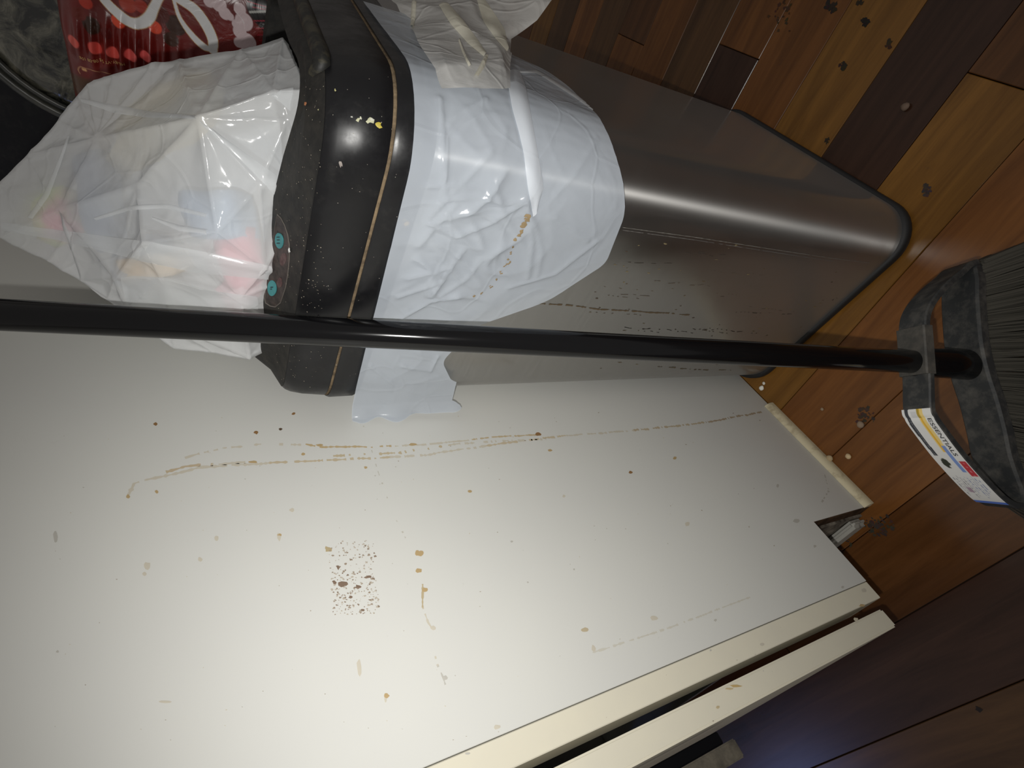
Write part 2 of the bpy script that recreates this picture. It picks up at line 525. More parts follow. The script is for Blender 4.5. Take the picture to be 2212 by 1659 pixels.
XN = Vector((1, 0, 0)); YU = Vector((0, 1, 0)); ZU = Vector((0, 0, 1))
mk = Marks()
tanc, brn, drk, fnt, gry = (.45, .33, .17), (.27, .15, .06), (.10, .065, .04), (.55, .51, .42), (.47, .455, .41)
def spot(u, v, ru, rv, col, jag=.25):
    P = on('x', 0, u, v)
    mk.blot(P, on('x', 0, u + 1, v) - P, on('x', 0, u, v + 1) - P, XN, ru, rv, col, jag=jag)
for (u, v, ru, rv, col) in [(336, 916, 5, 4, brn), (634, 894, 4, 3, brn), (553, 934, 5, 4, brn), (606, 927, 4, 3, drk), (902, 1195, 6, 6, tanc), (908, 1195, 7, 6, tanc),
    (905, 1233, 7, 5, tanc), (918, 1274, 6, 5, tanc), (935, 1356, 6, 5, fnt), (603, 1160, 5, 9, fnt), (603, 1156, 5, 3, tanc), (468, 1163, 5, 7, fnt), (318, 1222, 7, 8, fnt), (432, 1208, 5, 5, fnt),
    (312, 1240, 6, 5, fnt), (1262, 1361, 8, 5, (.47, .40, .27)), (1282, 1401, 5, 8, fnt), (1412, 1336, 8, 5, fnt), (1485, 1132, 5, 5, fnt), (1362, 1020, 4, 3, brn), (1458, 990, 4, 3, tanc), (1015, 1062, 5, 3, tanc),
    (1163, 938, 6, 4, brn), (835, 1503, 6, 5, tanc), (833, 1512, 3, 5, fnt), (1074, 1571, 7, 5, fnt), (1188, 973, 5, 3, tanc), (1218, 1072, 3, 3, fnt), (690, 962, 8, 3, tanc), (892, 960, 9, 3, tanc),
    (655, 981, 4, 3, tanc), (277, 1073, 4, 4, tanc), (338, 1062, 4, 4, tanc), (630, 1102, 5, 4, fnt), (547, 998, 9, 3, tanc), (790, 1010, 4, 3, tanc), (962, 1464, 5, 6, gry), (1010, 1628, 5, 3, gry),
    (124, 1408, 3, 3, gry), (1545, 1340, 3, 3, gry), (1646, 1392, 6, 4, fnt), (1866, 1275, 6, 5, fnt), (1862, 1308, 6, 3, tanc), (1535, 1405, 2, 2, gry), (120, 1160, 5, 16, gry), (355, 1516, 14, 3, fnt), (776, 1440, 5, 18, fnt),
    (1720, 1125, 8, 5, gry), (1680, 1050, 3, 4, gry), (1760, 1180, 3, 3, gry), (1105, 1170, 3, 2, gry), (1820, 1268, 3, 3, gry), (1240, 1230, 2, 2, gry), (1140, 1258, 2, 2, gry)]:
    spot(u, v, ru, rv, col)
def runpx(px, wpx, cols, gap=.1, amp=.0012):
    P = [on('x', 0, *p) for p in px]
    k = (P[0] - CAM).dot(RZ) / F
    mk.run(wob(resample(P, .0016), amp, XN), XN, wpx * k, cols, gap=gap)
runpx([(1645, 890), (1540, 910), (1480, 918), (1370, 930)], 2.0, [(.40, .32, .22), (.47, .39, .27)], .05)
runpx([(1370, 930), (1180, 945), (1060, 962), (900, 985), (760, 992), (640, 996), (540, 1003), (430, 1010), (290, 1045), (276, 1072)], 2.2, [fnt, (.53, .45, .32), fnt, (.51, .43, .30), fnt], .12)
runpx([(1165, 938), (1060, 945), (980, 955), (890, 962), (800, 965), (700, 966), (660, 960)], 2.0, [(.50, .40, .25), fnt, (.48, .37, .21)], .1)
runpx([(1180, 948), (1000, 958), (860, 978), (720, 985)], 2.5, [fnt, (.5, .42, .28)], .25)
runpx([(650, 962), (560, 960), (480, 968), (400, 990)], 2.5, [fnt], .3)
runpx([(545, 998), (470, 1003), (400, 1007), (360, 1020)], 3.0, [fnt, (.50, .41, .28)], .25)
runpx([(912, 1262), (913, 1310), (925, 1345), (935, 1360)], 2.0, [(.46, .38, .24), fnt], .05, .0006)
runpx([(935, 1395), (945, 1435), (955, 1460), (962, 1480)], 2.0, [fnt, gry], .3, .0006)
runpx([(780, 895), (792, 940), (820, 1030), (850, 1110), (880, 1170)], 1.2, [(.50, .48, .42)], .5, .0008)
runpx([(1620, 1290), (1450, 1355), (1280, 1410)], 1.6, [(.56, .54, .47)], .1, .0003)
runpx([(1780, 1020), (1790, 1060), (1775, 1085)], 1.6, [gry], .2, .0004)
# rust-brown rubbed patch
for _ in range(330):
    a, b = random.random(), random.random()
    u = 708 + 100 * a + 12 * b; vv = 1168 + 160 * b
    if random.random() < .35 and vv < 1230: continue
    s_ = random.choice((.7, .9, 1.2, 1.6, 2.2))
    spot(u, vv, s_ * 1.3, s_, random.choice(((.25, .19, .14), (.32, .26, .2), (.45, .40, .33))), .5)
for (u, v, a, b) in [(742, 1262, 9, 7), (773, 1268, 6, 4), (796, 1246, 9, 4), (722, 1258, 4, 4), (783, 1318, 6, 3), (757, 1290, 4, 3), (800, 1296, 4, 2), (730, 1225, 4, 5), (708, 1186, 8, 6)]:
    spot(u, v, a, b, (.20, .14, .10) if v > 1200 else (.42, .34, .2), .45)
for _ in range(120):
    spot(random.uniform(60, 1700), random.uniform(880, 1600), random.uniform(.6, 1.8), random.uniform(.5, 1.3), random.choice((gry, fnt, (.35, .3, .24))), .5)
o = mk.make('dried_drips', side); o.parent = side
o.matrix_parent_inverse = Matrix.Identity(4)
mk = Marks()
def spot_door(u, v, ru, rv, col):
    spot(u, v, ru, rv, col)
for t in [(1590, 1482, 12, 3, (.50, .36, .16)), (1575, 1488, 10, 2, (.52, .42, .25)), (1550, 1528, 4, 4, (.5, .41, .25)), (1848, 1338, 5, 4, (.55, .5, .38))]:
    spot_door(*t)
o = mk.make('door_drips', door); o.parent = door; o.matrix_parent_inverse = Matrix.Identity(4)

# ------------------------------------------------------------------ trash can
FLc, FRc, BRc, BLc = Vector((.0058, .3122)), Vector((.2915, .2680)), Vector((.3070, .6350)), Vector((.026, .660))
def rpoly(offs, r, n=10):
    """rounded quadrilateral, one outward offset per edge (front, right, back, left)"""
    P = [FLc, FRc, BRc, BLc]
    Ls = []
    for i in range(4):
        a, b = P[i], P[(i + 1) % 4]
        d = (b - a).normalized(); nn = Vector((d.y, -d.x))
        Ls.append((a + nn * offs[i], d))
    def inter(l1, l2):
        (p, d), (q, e) = l1, l2
        den = d.x * e.y - d.y * e.x
        t = ((q.x - p.x) * e.y - (q.y - p.y) * e.x) / den
        return p + d * t
    cs = [inter(Ls[i - 1], Ls[i]) for i in range(4)]
    pts = []
    for i in range(4):
        din, dout = Ls[i - 1][1], Ls[i][1]
        ang = math.acos(max(-1, min(1, din.dot(dout))))
        tl = r * math.tan(ang / 2)
        st = cs[i] - din * tl
        cen = st + Vector((-din.y, din.x)) * r
        v0 = st - cen
        for k in range(n + 1):
            a = ang * k / n
            pts.append(cen + Vector((v0.x * math.cos(a) - v0.y * math.sin(a), v0.x * math.sin(a) + v0.y * math.cos(a))))
        # straight subdivisions
        nx = cs[(i + 1) % 4] - Ls[i][1] * (r * math.tan(math.acos(max(-1, min(1, Ls[i][1].dot(Ls[(i + 1) % 4][1])))) / 2))
        for k in range(1, 8):
            pts.append(pts[-1 if k == 1 else -1].lerp(nx, 1 / (9 - k)))
    return pts
def ring(off, z, r=.045, tilt=None):
    offs = off if isinstance(off, (tuple, list)) else (off,) * 4
    return [Vector((p.x, p.y, z + (tilt(p) if tilt else 0))) for p in rpoly(offs, r)]
can = empty('trash_can', (.16, .46, 0), 'brushed steel trash can with black rim lid standing beside the white cabinet', 'trash can')
body = loft('body', [ring(0, .012), ring(0, .2), ring(0, .4), ring(0, .604), ring(-.004, .604)], M_steel); adopt(body, can); autosmooth(body, 40)
o = loft('base_ring', [ring(-.01, 0), ring(.0025, .0), ring(.004, .003), ring(.004, .010), ring(.0015, .013), ring(-.004, .013)], M_rubber, None, True, True); adopt(o, can)
tilt = lambda p: -.045 * (p.x - .15) - .02 * (p.y - .28)
lid = empty('lid', (.16, .46, .6), None, None); lid.parent = can; lid.matrix_parent_inverse = Matrix.Translation(can.location).inverted()
def sub_of(o, par):
    o.parent = par
    o.matrix_parent_inverse = (Matrix.Translation(par.location)).inverted()
    return o
T = tilt
lr = loft('lower_band', [ring(-.004, .594, .045, T), ring(.003, .594, .045, T), ring(.0045, .597, .046, T), ring(.005, .617, .047, T), ring(.004, .6195, .046, T), ring(-.001, .6195, .043, T)], M_lid); autosmooth(lr, 50)
sd = loft('dust_seam', [ring(.0008, .6182, .045, T), ring(.0030, .6190, .045, T), ring(.0030, .6212, .045, T), ring(.0004, .6222, .045, T)], M_dust)
ur = loft('upper_band', [ring(-.002, .6212, .043, T), ring(.0025, .6212, .045, T), ring(.0032, .6222, .046, T), ring(.0015, .640, .045, T), ring(-.0005, .650, .044, T), ring(-.0025, .6545, .043, T), ring(-.0055, .6575, .040, T)], M_lid); autosmooth(ur, 50)
INN = (-.048, -.016, -.05, -.022)
T2 = lambda p: T(p) - .060 * (p.x - .15) * (p.y < .62) - .007 * math.exp(-((p.x - .275) ** 2 + (p.y - .30) ** 2) / .05 ** 2)
tp = loft('top_slope', [ring(-.0050, .6572, .040, T), ring((-.022, -.009, -.02, -.012), .6655, .036, T), ring((-.042, -.014, -.042, -.019), .6765, .030, T2), ring(INN, .6785, .026, T2), ring((-.051, -.019, -.053, -.025), .676, .024, T2), ring((-.051, -.019, -.053, -.025), .640, .024, T)], M_lidtop); autosmooth(tp, 50)
for o in (lr, sd, ur, tp):
    o.parent = lid; o.matrix_parent_inverse = (Matrix.Translation(Vector((.16, .46, .6)))).inverted()
# raised bead along the outer side and round its front end
full = rpoly((-.006, -.0035, -.006, -.004), .041)
nn_ = len(full) // 4
path = []
for p in full[nn_ + 8: 2 * nn_ + 6]:
    path.append(Vector((p.x, p.y, .6585 + T(p))))
p0 = path[0]; path = [p0 + Vector((-.014, .014, .004)), p0 + Vector((-.006, .003, .001))] + path
bd = loft('rim_bead', tube_rings(path, [.003] + [.0052] * (len(path) - 2) + [.003], 12), M_lidbead, None, True, True, True)
bd.parent = lid; bd.matrix_parent_inverse = Matrix.Translation(Vector((.16, .46, .6))).inverted()
tag(bd, 'dusty raised bead along the right side of the rim')

def bvh_of(*objs):
    bm = bmesh.new()
    for o in objs: bm.from_mesh(o.data)
    t = BVHTree.FromBMesh(bm); bm.free(); return t
lidtree = bvh_of(lr, sd, ur, tp)
def hit(tree, u, v):
    r = ray(u, v).normalized()
    loc, nrm, i, d = tree.ray_cast(CAM, r)
    if loc is None: return None
    if nrm.dot(r) > 0: nrm = -nrm
    return loc, nrm
# control panel decal, buttons
def patch(name, px, m, off, tree, parent, inv):
    pts = [hit(tree, *p) for p in px]
    pts = [p for p in pts if p]
    nrm = sum((p[1] for p in pts), Vector()).normalized()
    top = [p[0] + p[1] * off for p in pts]
    low = [p[0] + p[1] * (off * .1) for p in pts]
    cen = sum(top, Vector()) / len(top)
    n = len(top)
    fs = [(0, 1 + i, 1 + (i + 1) % n) for i in range(n)] + [(1 + i, 1 + n + i, 1 + n + (i + 1) % n, 1 + (i + 1) % n) for i in range(n)]
    o = mesh(name, [cen] + top + low, fs, m)
    if parent is not None:
        o.parent = parent; o.matrix_parent_inverse = inv
    return o
LINV = Matrix.Translation(Vector((.16, .46, .6))).inverted()
outl = [(599, 462), (607, 470), (615, 485), (622, 505), (626, 528), (626, 560), (623, 590), (618, 620), (612, 638), (606, 655), (595, 664), (584, 662), (573, 655), (571, 645), (577, 600), (586, 545), (594, 490)]
def shrink(px, k):
    cx = sum(p[0] for p in px) / len(px); cy = sum(p[1] for p in px) / len(px)
    return [(cx + (p[0] - cx) * k[0], cy + (p[1] - cy) * k[1]) for p in px]
patch('decal_outline', outl, M_line, .00025, lidtree, lid, LINV)
patch('control_decal', shrink(outl, (.93, .975)), M_decal, .0004, lidtree, lid, LINV)
def oval(cx, cy, a, b, rot=0, n=20):
    return [(cx + a * math.cos(t) * math.cos(rot) - b * math.sin(t) * math.sin(rot), cy + a * math.cos(t) * math.sin(rot) + b * math.sin(t) * math.cos(rot)) for t in [2 * math.pi * k / n for k in range(n)]]
for (cx, cy, a, b, r) in ((604.5, 520, 8.5, 17, -.10), (589, 622, 9.5, 17, 0)):
    t = patch('button', oval(cx, cy, a, b, r), M_teal, .0008, lidtree, lid, LINV)
    tag(t, 'oval teal button')
for px in (oval(606, 605, 4, 6), oval(613, 560, 7, 14, .2), oval(605, 612, 6, 9)):
    patch('maroon_lens', px, M_maroon, .0006, lidtree, lid, LINV)
# small dark legend bars on the buttons
for (cx, cy, a, b) in ((603, 512, 3.4, 1.2), (603.5, 518, 3.4, 1.2), (603.5, 525, 4, 1.3), (589, 620, 3.2, 1.3), (587.5, 624, 2, 1)):
    patch('button_legend', oval(cx, cy, a, b, 0, 10), M_ink, .0010, lidtree, lid, LINV)
# dust, crumbs and hair stuck to the lid
mk = Marks()
def lidspot(u, v, ru, rv, col, th=.0003):
    h = hit(lidtree, u, v)
    if not h: return
    P, nn = h
    k = (P - CAM).dot(RZ) / F
    U = (RX - nn * RX.dot(nn)).normalized(); W = nn.cross(U)
    mk.blot(P, U, W, nn, ru * k, rv * k, col, th, jag=.45)
for t in [(773, 259, 4, 4, (.45, .45, .3)), (779, 256, 3, 3, (.5, .5, .4)), (798, 261, 8, 6, (.42, .42, .28)), (802, 259, 5, 4, (.5, .5, .42)), (817, 270, 8, 6, (.42, .34, .05)), (760, 253, 2, 2, (.4, .4, .36)),
          (877, 481, 6, 5, (.35, .22, .06)), (874, 474, 5, 4, (.14, .10, .06)), (736, 353, 3, 7, (.25, .22, .2)), (627, 540, 5, 6, (.75, .76, .74)), (725, 197, 2, 3, (.45, .42, .2)), (662, 226, 4, 4, (.32, .13, .06)),
          (690, 238, 2, 2, (.4, .38, .2)), (688, 683, 3, 2, (.4, .36, .25))]:
    lidspot(*t, th=.0008)
for _ in range(260):
    lidspot(random.uniform(560, 700), random.uniform(170, 850), random.uniform(.5, 1.4), random.uniform(.5, 1.4), random.choice(((.22, .19, .15), (.13, .11, .09), (.32, .29, .22))))
for _ in range(70):
    lidspot(random.uniform(640, 930), random.uniform(150, 850), random.uniform(.5, 1.2), random.uniform(.5, 1.2), random.choice(((.16, .14, .12), (.28, .26, .22))))
o = mk.make('stuck_crumbs', None); o.parent = lid; o.matrix_parent_inverse = LINV
# dried runs on the steel front
bodytree = bvh_of(body)
mk = Marks()
def bodyrun(px, wpx, col, gap, amp=.002):
    hs = [hit(bodytree, *p) for p in px]
    hs = [h for h in hs if h]
    P = resample([h[0] for h in hs], .002)
    nn = hs[0][1]
    k = (hs[0][0] - CAM).dot(RZ) / F
    mk.run(wob(P, amp, nn), nn, wpx * k, [col], .0002, gap)
bodyrun([(1165, 655), (1230, 660), (1300, 668), (1400, 674), (1490, 680)], 2, (.10, .07, .04), .15, .0008)
bodyrun([(1420, 792), (1500, 798), (1580, 800)], 1.6, (.10, .08, .05), .3)
bodyrun([(1345, 491), (1500, 512), (1700, 543), (1800, 558), (1880, 568)], .7, (.20, .19, .17), .02, .0)
bodyrun([(1345, 497), (1500, 518), (1700, 549), (1800, 564)], .7, (.16, .15, .14), .05, .0)
for _ in range(22):
    u0, v0 = random.uniform(1280, 1600), random.uniform(540, 720)
    bodyrun([(u0, v0), (u0 + random.uniform(30, 150), v0 + random.uniform(2, 16))], random.uniform(.5, 1.3), random.choice(((.12, .10, .08), (.15, .125, .09), (.06, .05, .04))), .45)
for _ in range(90):
    u0, v0 = random.uniform(1250, 1820), random.uniform(520, 800)
    h = hit(bodytree, u0, v0)
    if h:
        k = (h[0] - CAM).dot(RZ) / F
        U = ZU; W = h[1].cross(U).normalized()
        mk.blot(h[0], U, W, h[1], random.uniform(1, 5) * k, random.uniform(.7, 1.8) * k, random.choice(((.13, .10, .06), (.08, .06, .045), (.20, .16, .09))), .0002, jag=.5)
o = mk.make('dried_runs', None); o.parent = body; o.matrix_parent_inverse = Matrix.Identity(4)

# ------------------------------------------------------------------ trash bag
bag = empty('trash_bag', (.15, .45, .6), 'translucent white trash bag bulging out of the steel can and folded over its rim', 'trash bag')
Q = Vector((.150, .452, .690))
front_px = [  # (u, v, y) outline and tension points of the bulge
    (-60, 465, .46), (0, 400, .45), (65, 335, .46), (130, 265, .47), (175, 210, .48), (196, 186, .48), (250, 165, .48), (330, 140, .48), (390, 138, .47), (520, 110, .46), (610, 86, .45),
    (0, 512, .42), (110, 562, .385), (180, 602, .37), (237, 640, .36), (275, 664, .352), (372, 700, .345), (378, 748, .350), (460, 758, .345), (540, 772, .335), (150, 506, .398), (450, 552, .326), (572, 578, .324),
    (430, 255, .345), (310, 525, .335), (130, 452, .400), (215, 300, .43), (470, 500, .325), (250, 600, .350), (350, 600, .332), (300, 400, .375), (590, 200, .35), (560, 400, .33), (520, 640, .325), (620, 260, .345)]
ctrl = [on('y', y, u, v) for (u, v, y) in front_px]
ctrl += [Vector(p) for p in [(.05, .585, .69), (.222, .56, .685), (.15, .605, .75), (.06, .56, .82), (.165, .545, .785), (.028, .47, .70), (.030, .40, .69), (.028, .50, .79), (.09, .53, .855),
                             (.06, .35, .655), (.13, .345, .65), (.20, .335, .65), (.262, .34, .655), (.262, .45, .655), (.235, .56, .655), (.15, .60, .655), (.055, .59, .655), (.045, .47, .655)]]
ctrl.append(Q + Vector((0, 0, -.045)))
def hull_tris(dirs):
    bm = bmesh.new()
    vs_ = [bm.verts.new(d) for d in dirs]
    idx = {v: i for i, v in enumerate(vs_)}
    bmesh.ops.convex_hull(bm, input=bm.verts[:], use_existing_faces=False)
    bm.faces.ensure_lookup_table()
    bmesh.ops.triangulate(bm, faces=bm.faces[:])
    tr = [[idx[v] for v in f.verts] for f in bm.faces]
    bm.free()
    return tr
dirs = [(p - Q).normalized() for p in ctrl]
tris = hull_tris(dirs)
def puffy(ctrl, tris, Q, nsub, sag, wr, shrinkk=1.0, seed=0.0, crease=0.0, membrane=0.0):
    vmap, verts, faces, hm = {}, [], [], []
    def vid(p, h):
        k = (round(p.x, 5), round(p.y, 5), round(p.z, 5))
        if k not in vmap:
            vmap[k] = len(verts); verts.append(p); hm.append(h)
        return vmap[k]
    for a, b, c in tris:
        A, B, Cc = ctrl[a], ctrl[b], ctrl[c]
        ar = (B - A).cross(Cc - A).length
        alt = (ar / max(1e-6, (Cc - B).length), ar / max(1e-6, (Cc - A).length), ar / max(1e-6, (B - A).length))
        g = {}
        for i in range(nsub + 1):
            for j in range(nsub + 1 - i):
                s, t = i / nsub, j / nsub; r_ = 1 - s - t
                p = A * r_ + B * s + Cc * t
                g[i, j] = vid(p, max(0.0, min(r_ * alt[0], s * alt[1], t * alt[2])))
        for i in range(nsub):
            for j in range(nsub - i):
                faces.append((g[i, j], g[i + 1, j], g[i, j + 1]))
                if i + j < nsub - 1:
                    faces.append((g[i + 1, j], g[i + 1, j + 1], g[i, j + 1]))
    # sag by distance from the control-edge network is approximated with wrinkled noise
    out = []
    for p, h in zip(verts, hm):
        d = (p - Q).normalized()
        ten = crease * math.exp(-h / .0016) - membrane * (1 - math.exp(-(h / .010) ** 1.5))
        n1 = noise.noise(p * 22 + Vector((seed, 0, 0)))
        q = p * 30 + Vector((seed, seed * 2, 1))
        rid = 1 - abs(noise.noise(q * 1.2))
        rid2 = 1 - abs(noise.noise(q * 2.6 + Vector((5, 5, 5))))
        out.append(Q + (p - Q) * shrinkk + d * (ten + sag * n1 + wr * (rid ** 6) + wr * .5 * rid2 ** 6))
    return out, faces
vv, ff = puffy(ctrl, tris, Q, 24, .0012, .0010, 1.0, 0.0, .0013, .0030)
bulge = mesh('bulge', vv, ff, M_film, None, True)
bm = bmesh.new(); bm.from_mesh(bulge.data); bmesh.ops.recalc_face_normals(bm, faces=bm.faces); bm.to_mesh(bulge.data); bm.free()
adopt(bulge, bag)
bulgetree = bvh_of(bulge)
M_fold = film('fold_film', (.90, .92, .93), .40, .16, .2)
def film_strip(name, tree, Lp, Rp, m, parent, lift=.0006, belly=.0008, n=22, k=7, fallback=None):
    """a doubled layer of film lying on the surface between two edges"""
    def interp(P, t):
        f = t * (len(P) - 1); i = min(int(f), len(P) - 2); f -= i
        return (P[i][0] + (P[i + 1][0] - P[i][0]) * f, P[i][1] + (P[i + 1][1] - P[i][1]) * f)
    V, ok, Fc = [], [], []
    for i in range(n + 1):
        l, r = interp(Lp, i / n), interp(Rp, i / n)
        for j in range(k + 1):
            t = j / k
            h = hit(tree, l[0] + (r[0] - l[0]) * t, l[1] + (r[1] - l[1]) * t)
            ok.append(h is not None)
            V.append(h[0] + h[1] * (lift + belly * math.sin(math.pi * t)) if h else Q.copy())
    for i in range(n):
        for j in range(k):
            a = i * (k + 1) + j; q = (a, a + 1, a + k + 2, a + k + 1)
            if all(ok[x] for x in q) and max((V[q[0]] - V[x]).length for x in q) < .03: Fc.append(q)
    used = sorted({x for f in Fc for x in f}); mp = {x: i for i, x in enumerate(used)}
    if not Fc: return None
    o = mesh(name, [V[x] for x in used], [tuple(mp[x] for x in f) for f in Fc], m, None, True)
    adopt(o, parent)
    return o
def hit(tree, u, v):
    r = ray(u, v).normalized()
    loc, nrm, i, d = tree.ray_cast(CAM, r)
    if loc is None: return None
    if nrm.dot(r) > 0: nrm = -nrm
    return loc, nrm
for Lp, Rp in [([(5, 480), (150, 500), (330, 524), (450, 545), (585, 575)], [(5, 497), (140, 522), (300, 562), (420, 588), (588, 604)]),
               ([(175, 213), (250, 228), (330, 243), (425, 252)], [(178, 222), (250, 246), (320, 256), (425, 257)]),
               ([(585, 205), (608, 196), (635, 190)], [(586, 206), (608, 222), (628, 240)]),
               ([(432, 260), (500, 310), (560, 352), (606, 385)], [(434, 266), (498, 325), (552, 378), (600, 428)]),
               ([(262, 600), (290, 596), (360, 600), (450, 628), (555, 640)], [(275, 660), (310, 662), (380, 664), (460, 668), (556, 668)]),
               ([(150, 292), (128, 345), (95, 420), (60, 470)], [(152, 296), (135, 350), (108, 424), (72, 474)]),
               ([(330, 470), (390, 488), (450, 497)], [(330, 474), (388, 500), (446, 506)]),
               ([(205, 470), (280, 445), (360, 440), (450, 462)], [(210, 476), (282, 455), (360, 450), (446, 470)])]:
    film_strip('film_fold', bulgetree, Lp, Rp, M_fold, bag)

# cuff over the front of the can
out_f = rpoly((.004,) * 4, .047, 10)
loop = out_f + [out_f[0]]
# parameter along the outline, beginning at the front left end
idx0 = 11
seq = [Vector((p.x, p.y, 0)) for p in out_f[10:]]
cum = [0]
for a, b in zip(seq[:-1], seq[1:]): cum.append(cum[-1] + (b - a).length)
def at_len(s):
    if s <= 0:
        return seq[0].copy(), (seq[1] - seq[0]).normalized()
    for i in range(len(cum) - 1):
        if cum[i + 1] >= s:
            d = (seq[i + 1] - seq[i])
            return seq[i] + d * ((s - cum[i]) / max(1e-9, cum[i + 1] - cum[i])), d.normalized()
def s_of(p):
    best = min(((Vector((p[0], p[1], 0)) - at_len(k * .002)[0]).length, k * .002) for k in range(0, 260))
    return best[1]
low = [(-.030, .560), (-.020, .530), (-.008, .478)] + sorted([(s_of((x, y)), z) for x, y, z in [(.045, .306, .512), (.0766, .30, .532), (.1213, .294, .515), (.155, .289, .4560), (.20, .283, .4195), (.245, .277, .430), (.28, .285, .453), (.297, .30, .459), (.30, .333, .455), (.301, .374, .451), (.303, .41, .455), (.306, .45, .500)]])
def zlow(s):
    if s <= low[0][0]: return low[0][1]
    for (a, za), (b, zb) in zip(low[:-1], low[1:]):
        if b >= s:
            t = (s - a) / (b - a)
            return za + (zb - za) * t
    return low[-1][1]
s_end = low[-1][0]
NS, NV = 300, 92
verts = []
for i in range(NS + 1):
    s = -.030 + (s_end + .030) * i / NS
    p, d = at_len(s)
    nn = Vector((d.y, -d.x, 0))
    if s < 0:   # slack corner lying against the cabinet panel
        p = Vector((.0045 + .012 * max(0, 1 + s / .02) ** 2, p.y, 0)); nn = Vector((.9, -.4, 0)).normalized()
    zl = (zlow(s - .006) + zlow(s - .003) + zlow(s) + zlow(s + .003) + zlow(s + .006)) / 5
    for j in range(NV + 1):
        t = j / NV
        z = .604 + (zl - .604) * t
        P = Vector((p.x, p.y + (s * .35 * (1 + 1.3 * noise.noise(Vector((z * 45, 2.2, 0)))) if s < 0 else 0), z))
        fold = noise.noise(Vector((s * 16, z * 9, 3.3)))
        rg = (1 - abs(noise.noise(Vector((s * 30 + z * 14, z * 22 - s * 9, 1.7))))) ** 5
        rg2 = (1 - abs(noise.noise(Vector((s * 44 - z * 30, z * 24, 8.1))))) ** 6
        amp = .25 + .75 * math.sin(math.pi * min(1, max(0, t))) if t < 1 else .3
        crn = math.exp(-((s - .27) / .035) ** 2)
        wk = math.exp(-((s - .17) / .07) ** 2 - ((z - .555) / .035) ** 2)
        off = .0022 + amp * (.0022 * (fold + .5) + .0065 * rg * (.12 + .88 * wk) * (1 - .75 * crn) + .004 * rg2 * (.08 + .92 * wk) * (1 - .8 * crn))
        if s < 0: off *= .35
        verts.append(P + nn * max(.0008, off))
faces = [(i * (NV + 1) + j, (i + 1) * (NV + 1) + j, (i + 1) * (NV + 1) + j + 1, i * (NV + 1) + j + 1) for i in range(NS) for j in range(NV)]
from mathutils.kdtree import KDTree
bm = bmesh.new()
vv_ = [bm.verts.new(p) for p in verts]
for f in faces: bm.faces.new([vv_[i] for i in f])
ctree = BVHTree.FromBMesh(bm); bm.free()
crs = []
for cl_, am in [([(948, 215), (958, 330), (962, 430), (925, 470)], 1), ([(962, 430), (1030, 425), (1095, 440), (1135, 430)], 1), ([(925, 480), (985, 510), (1060, 480), (1130, 435)], 1.2),
           ([(962, 430), (1000, 395), (1060, 330)], .7), ([(880, 600), (920, 590), (960, 580)], 1), ([(860, 640), (950, 610), (1000, 540)], .9), ([(900, 560), (960, 600), (930, 640)], 1.1),
           ([(1150, 470), (1170, 540), (1160, 600)], .6), ([(1200, 470), (1270, 520)], .5), ([(1100, 620), (1200, 590), (1290, 520)], .7), ([(950, 640), (1010, 600), (1040, 560)], .7),
           ([(925, 400), (990, 402), (1040, 415)], .8), ([(1140, 438), (1150, 520), (1140, 600)], .8), ([(860, 690), (930, 650), (990, 640)], .9), ([(1290, 300), (1240, 380), (1200, 420)], .4),
           ([(950, 300), (985, 250), (1050, 215)], .6), ([(870, 790), (930, 800), (945, 770)], .8), ([(800, 790), (850, 830), (930, 850)], .7), ([(905, 530), (930, 500), (985, 440)], .8)]:
    for a_, b_ in zip(cl_[:-1], cl_[1:]):
        n_ = max(2, int(math.hypot(b_[0] - a_[0], b_[1] - a_[1]) / 2))
        for k in range(n_ + 1):
            h = hit(ctree, a_[0] + (b_[0] - a_[0]) * k / n_, a_[1] + (b_[1] - a_[1]) * k / n_)
            if h: crs.append((h[0], am))
kd = KDTree(len(crs))
for i, (p, am) in enumerate(crs): kd.insert(p, i)
kd.balance()
for i, p in enumerate(verts):
    co, ix, ds = kd.find(p)
    if ds < .022:
        s_ = -.030 + (s_end + .030) * (i // (NV + 1)) / NS
        _, d = at_len(s_); nn = Vector((d.y, -d.x, 0)) if s_ >= 0 else Vector((1, 0, 0))
        verts[i] = p + nn * crs[ix][1] * (.0028 * math.exp(-ds / .0020) )
cuff = mesh('cuff', verts, faces, M_cuff, None, True); adopt(cuff, bag)
cufftree = bvh_of(cuff)
# folded double layer running across the cuff near the corner
edgeL = [(1092, 158), (1105, 236), (1120, 290), (1131, 338), (1143, 430), (1150, 468)]
edgeR = [(1122, 156), (1135, 190), (1148, 262), (1162, 338), (1173, 405), (1160, 450)]
film_strip('folded_hem', cufftree, edgeL, edgeR, film('hem_film', (.84, .88, .93), .25, .30, .1), bag, .0008, .0016, 26, 8)
film_strip('film_fold', cufftree, [(1100, 156), (1160, 152), (1240, 202), (1300, 246)], [(1100, 158), (1160, 160), (1235, 208), (1296, 252)], M_fold, bag, .0005, .0004)
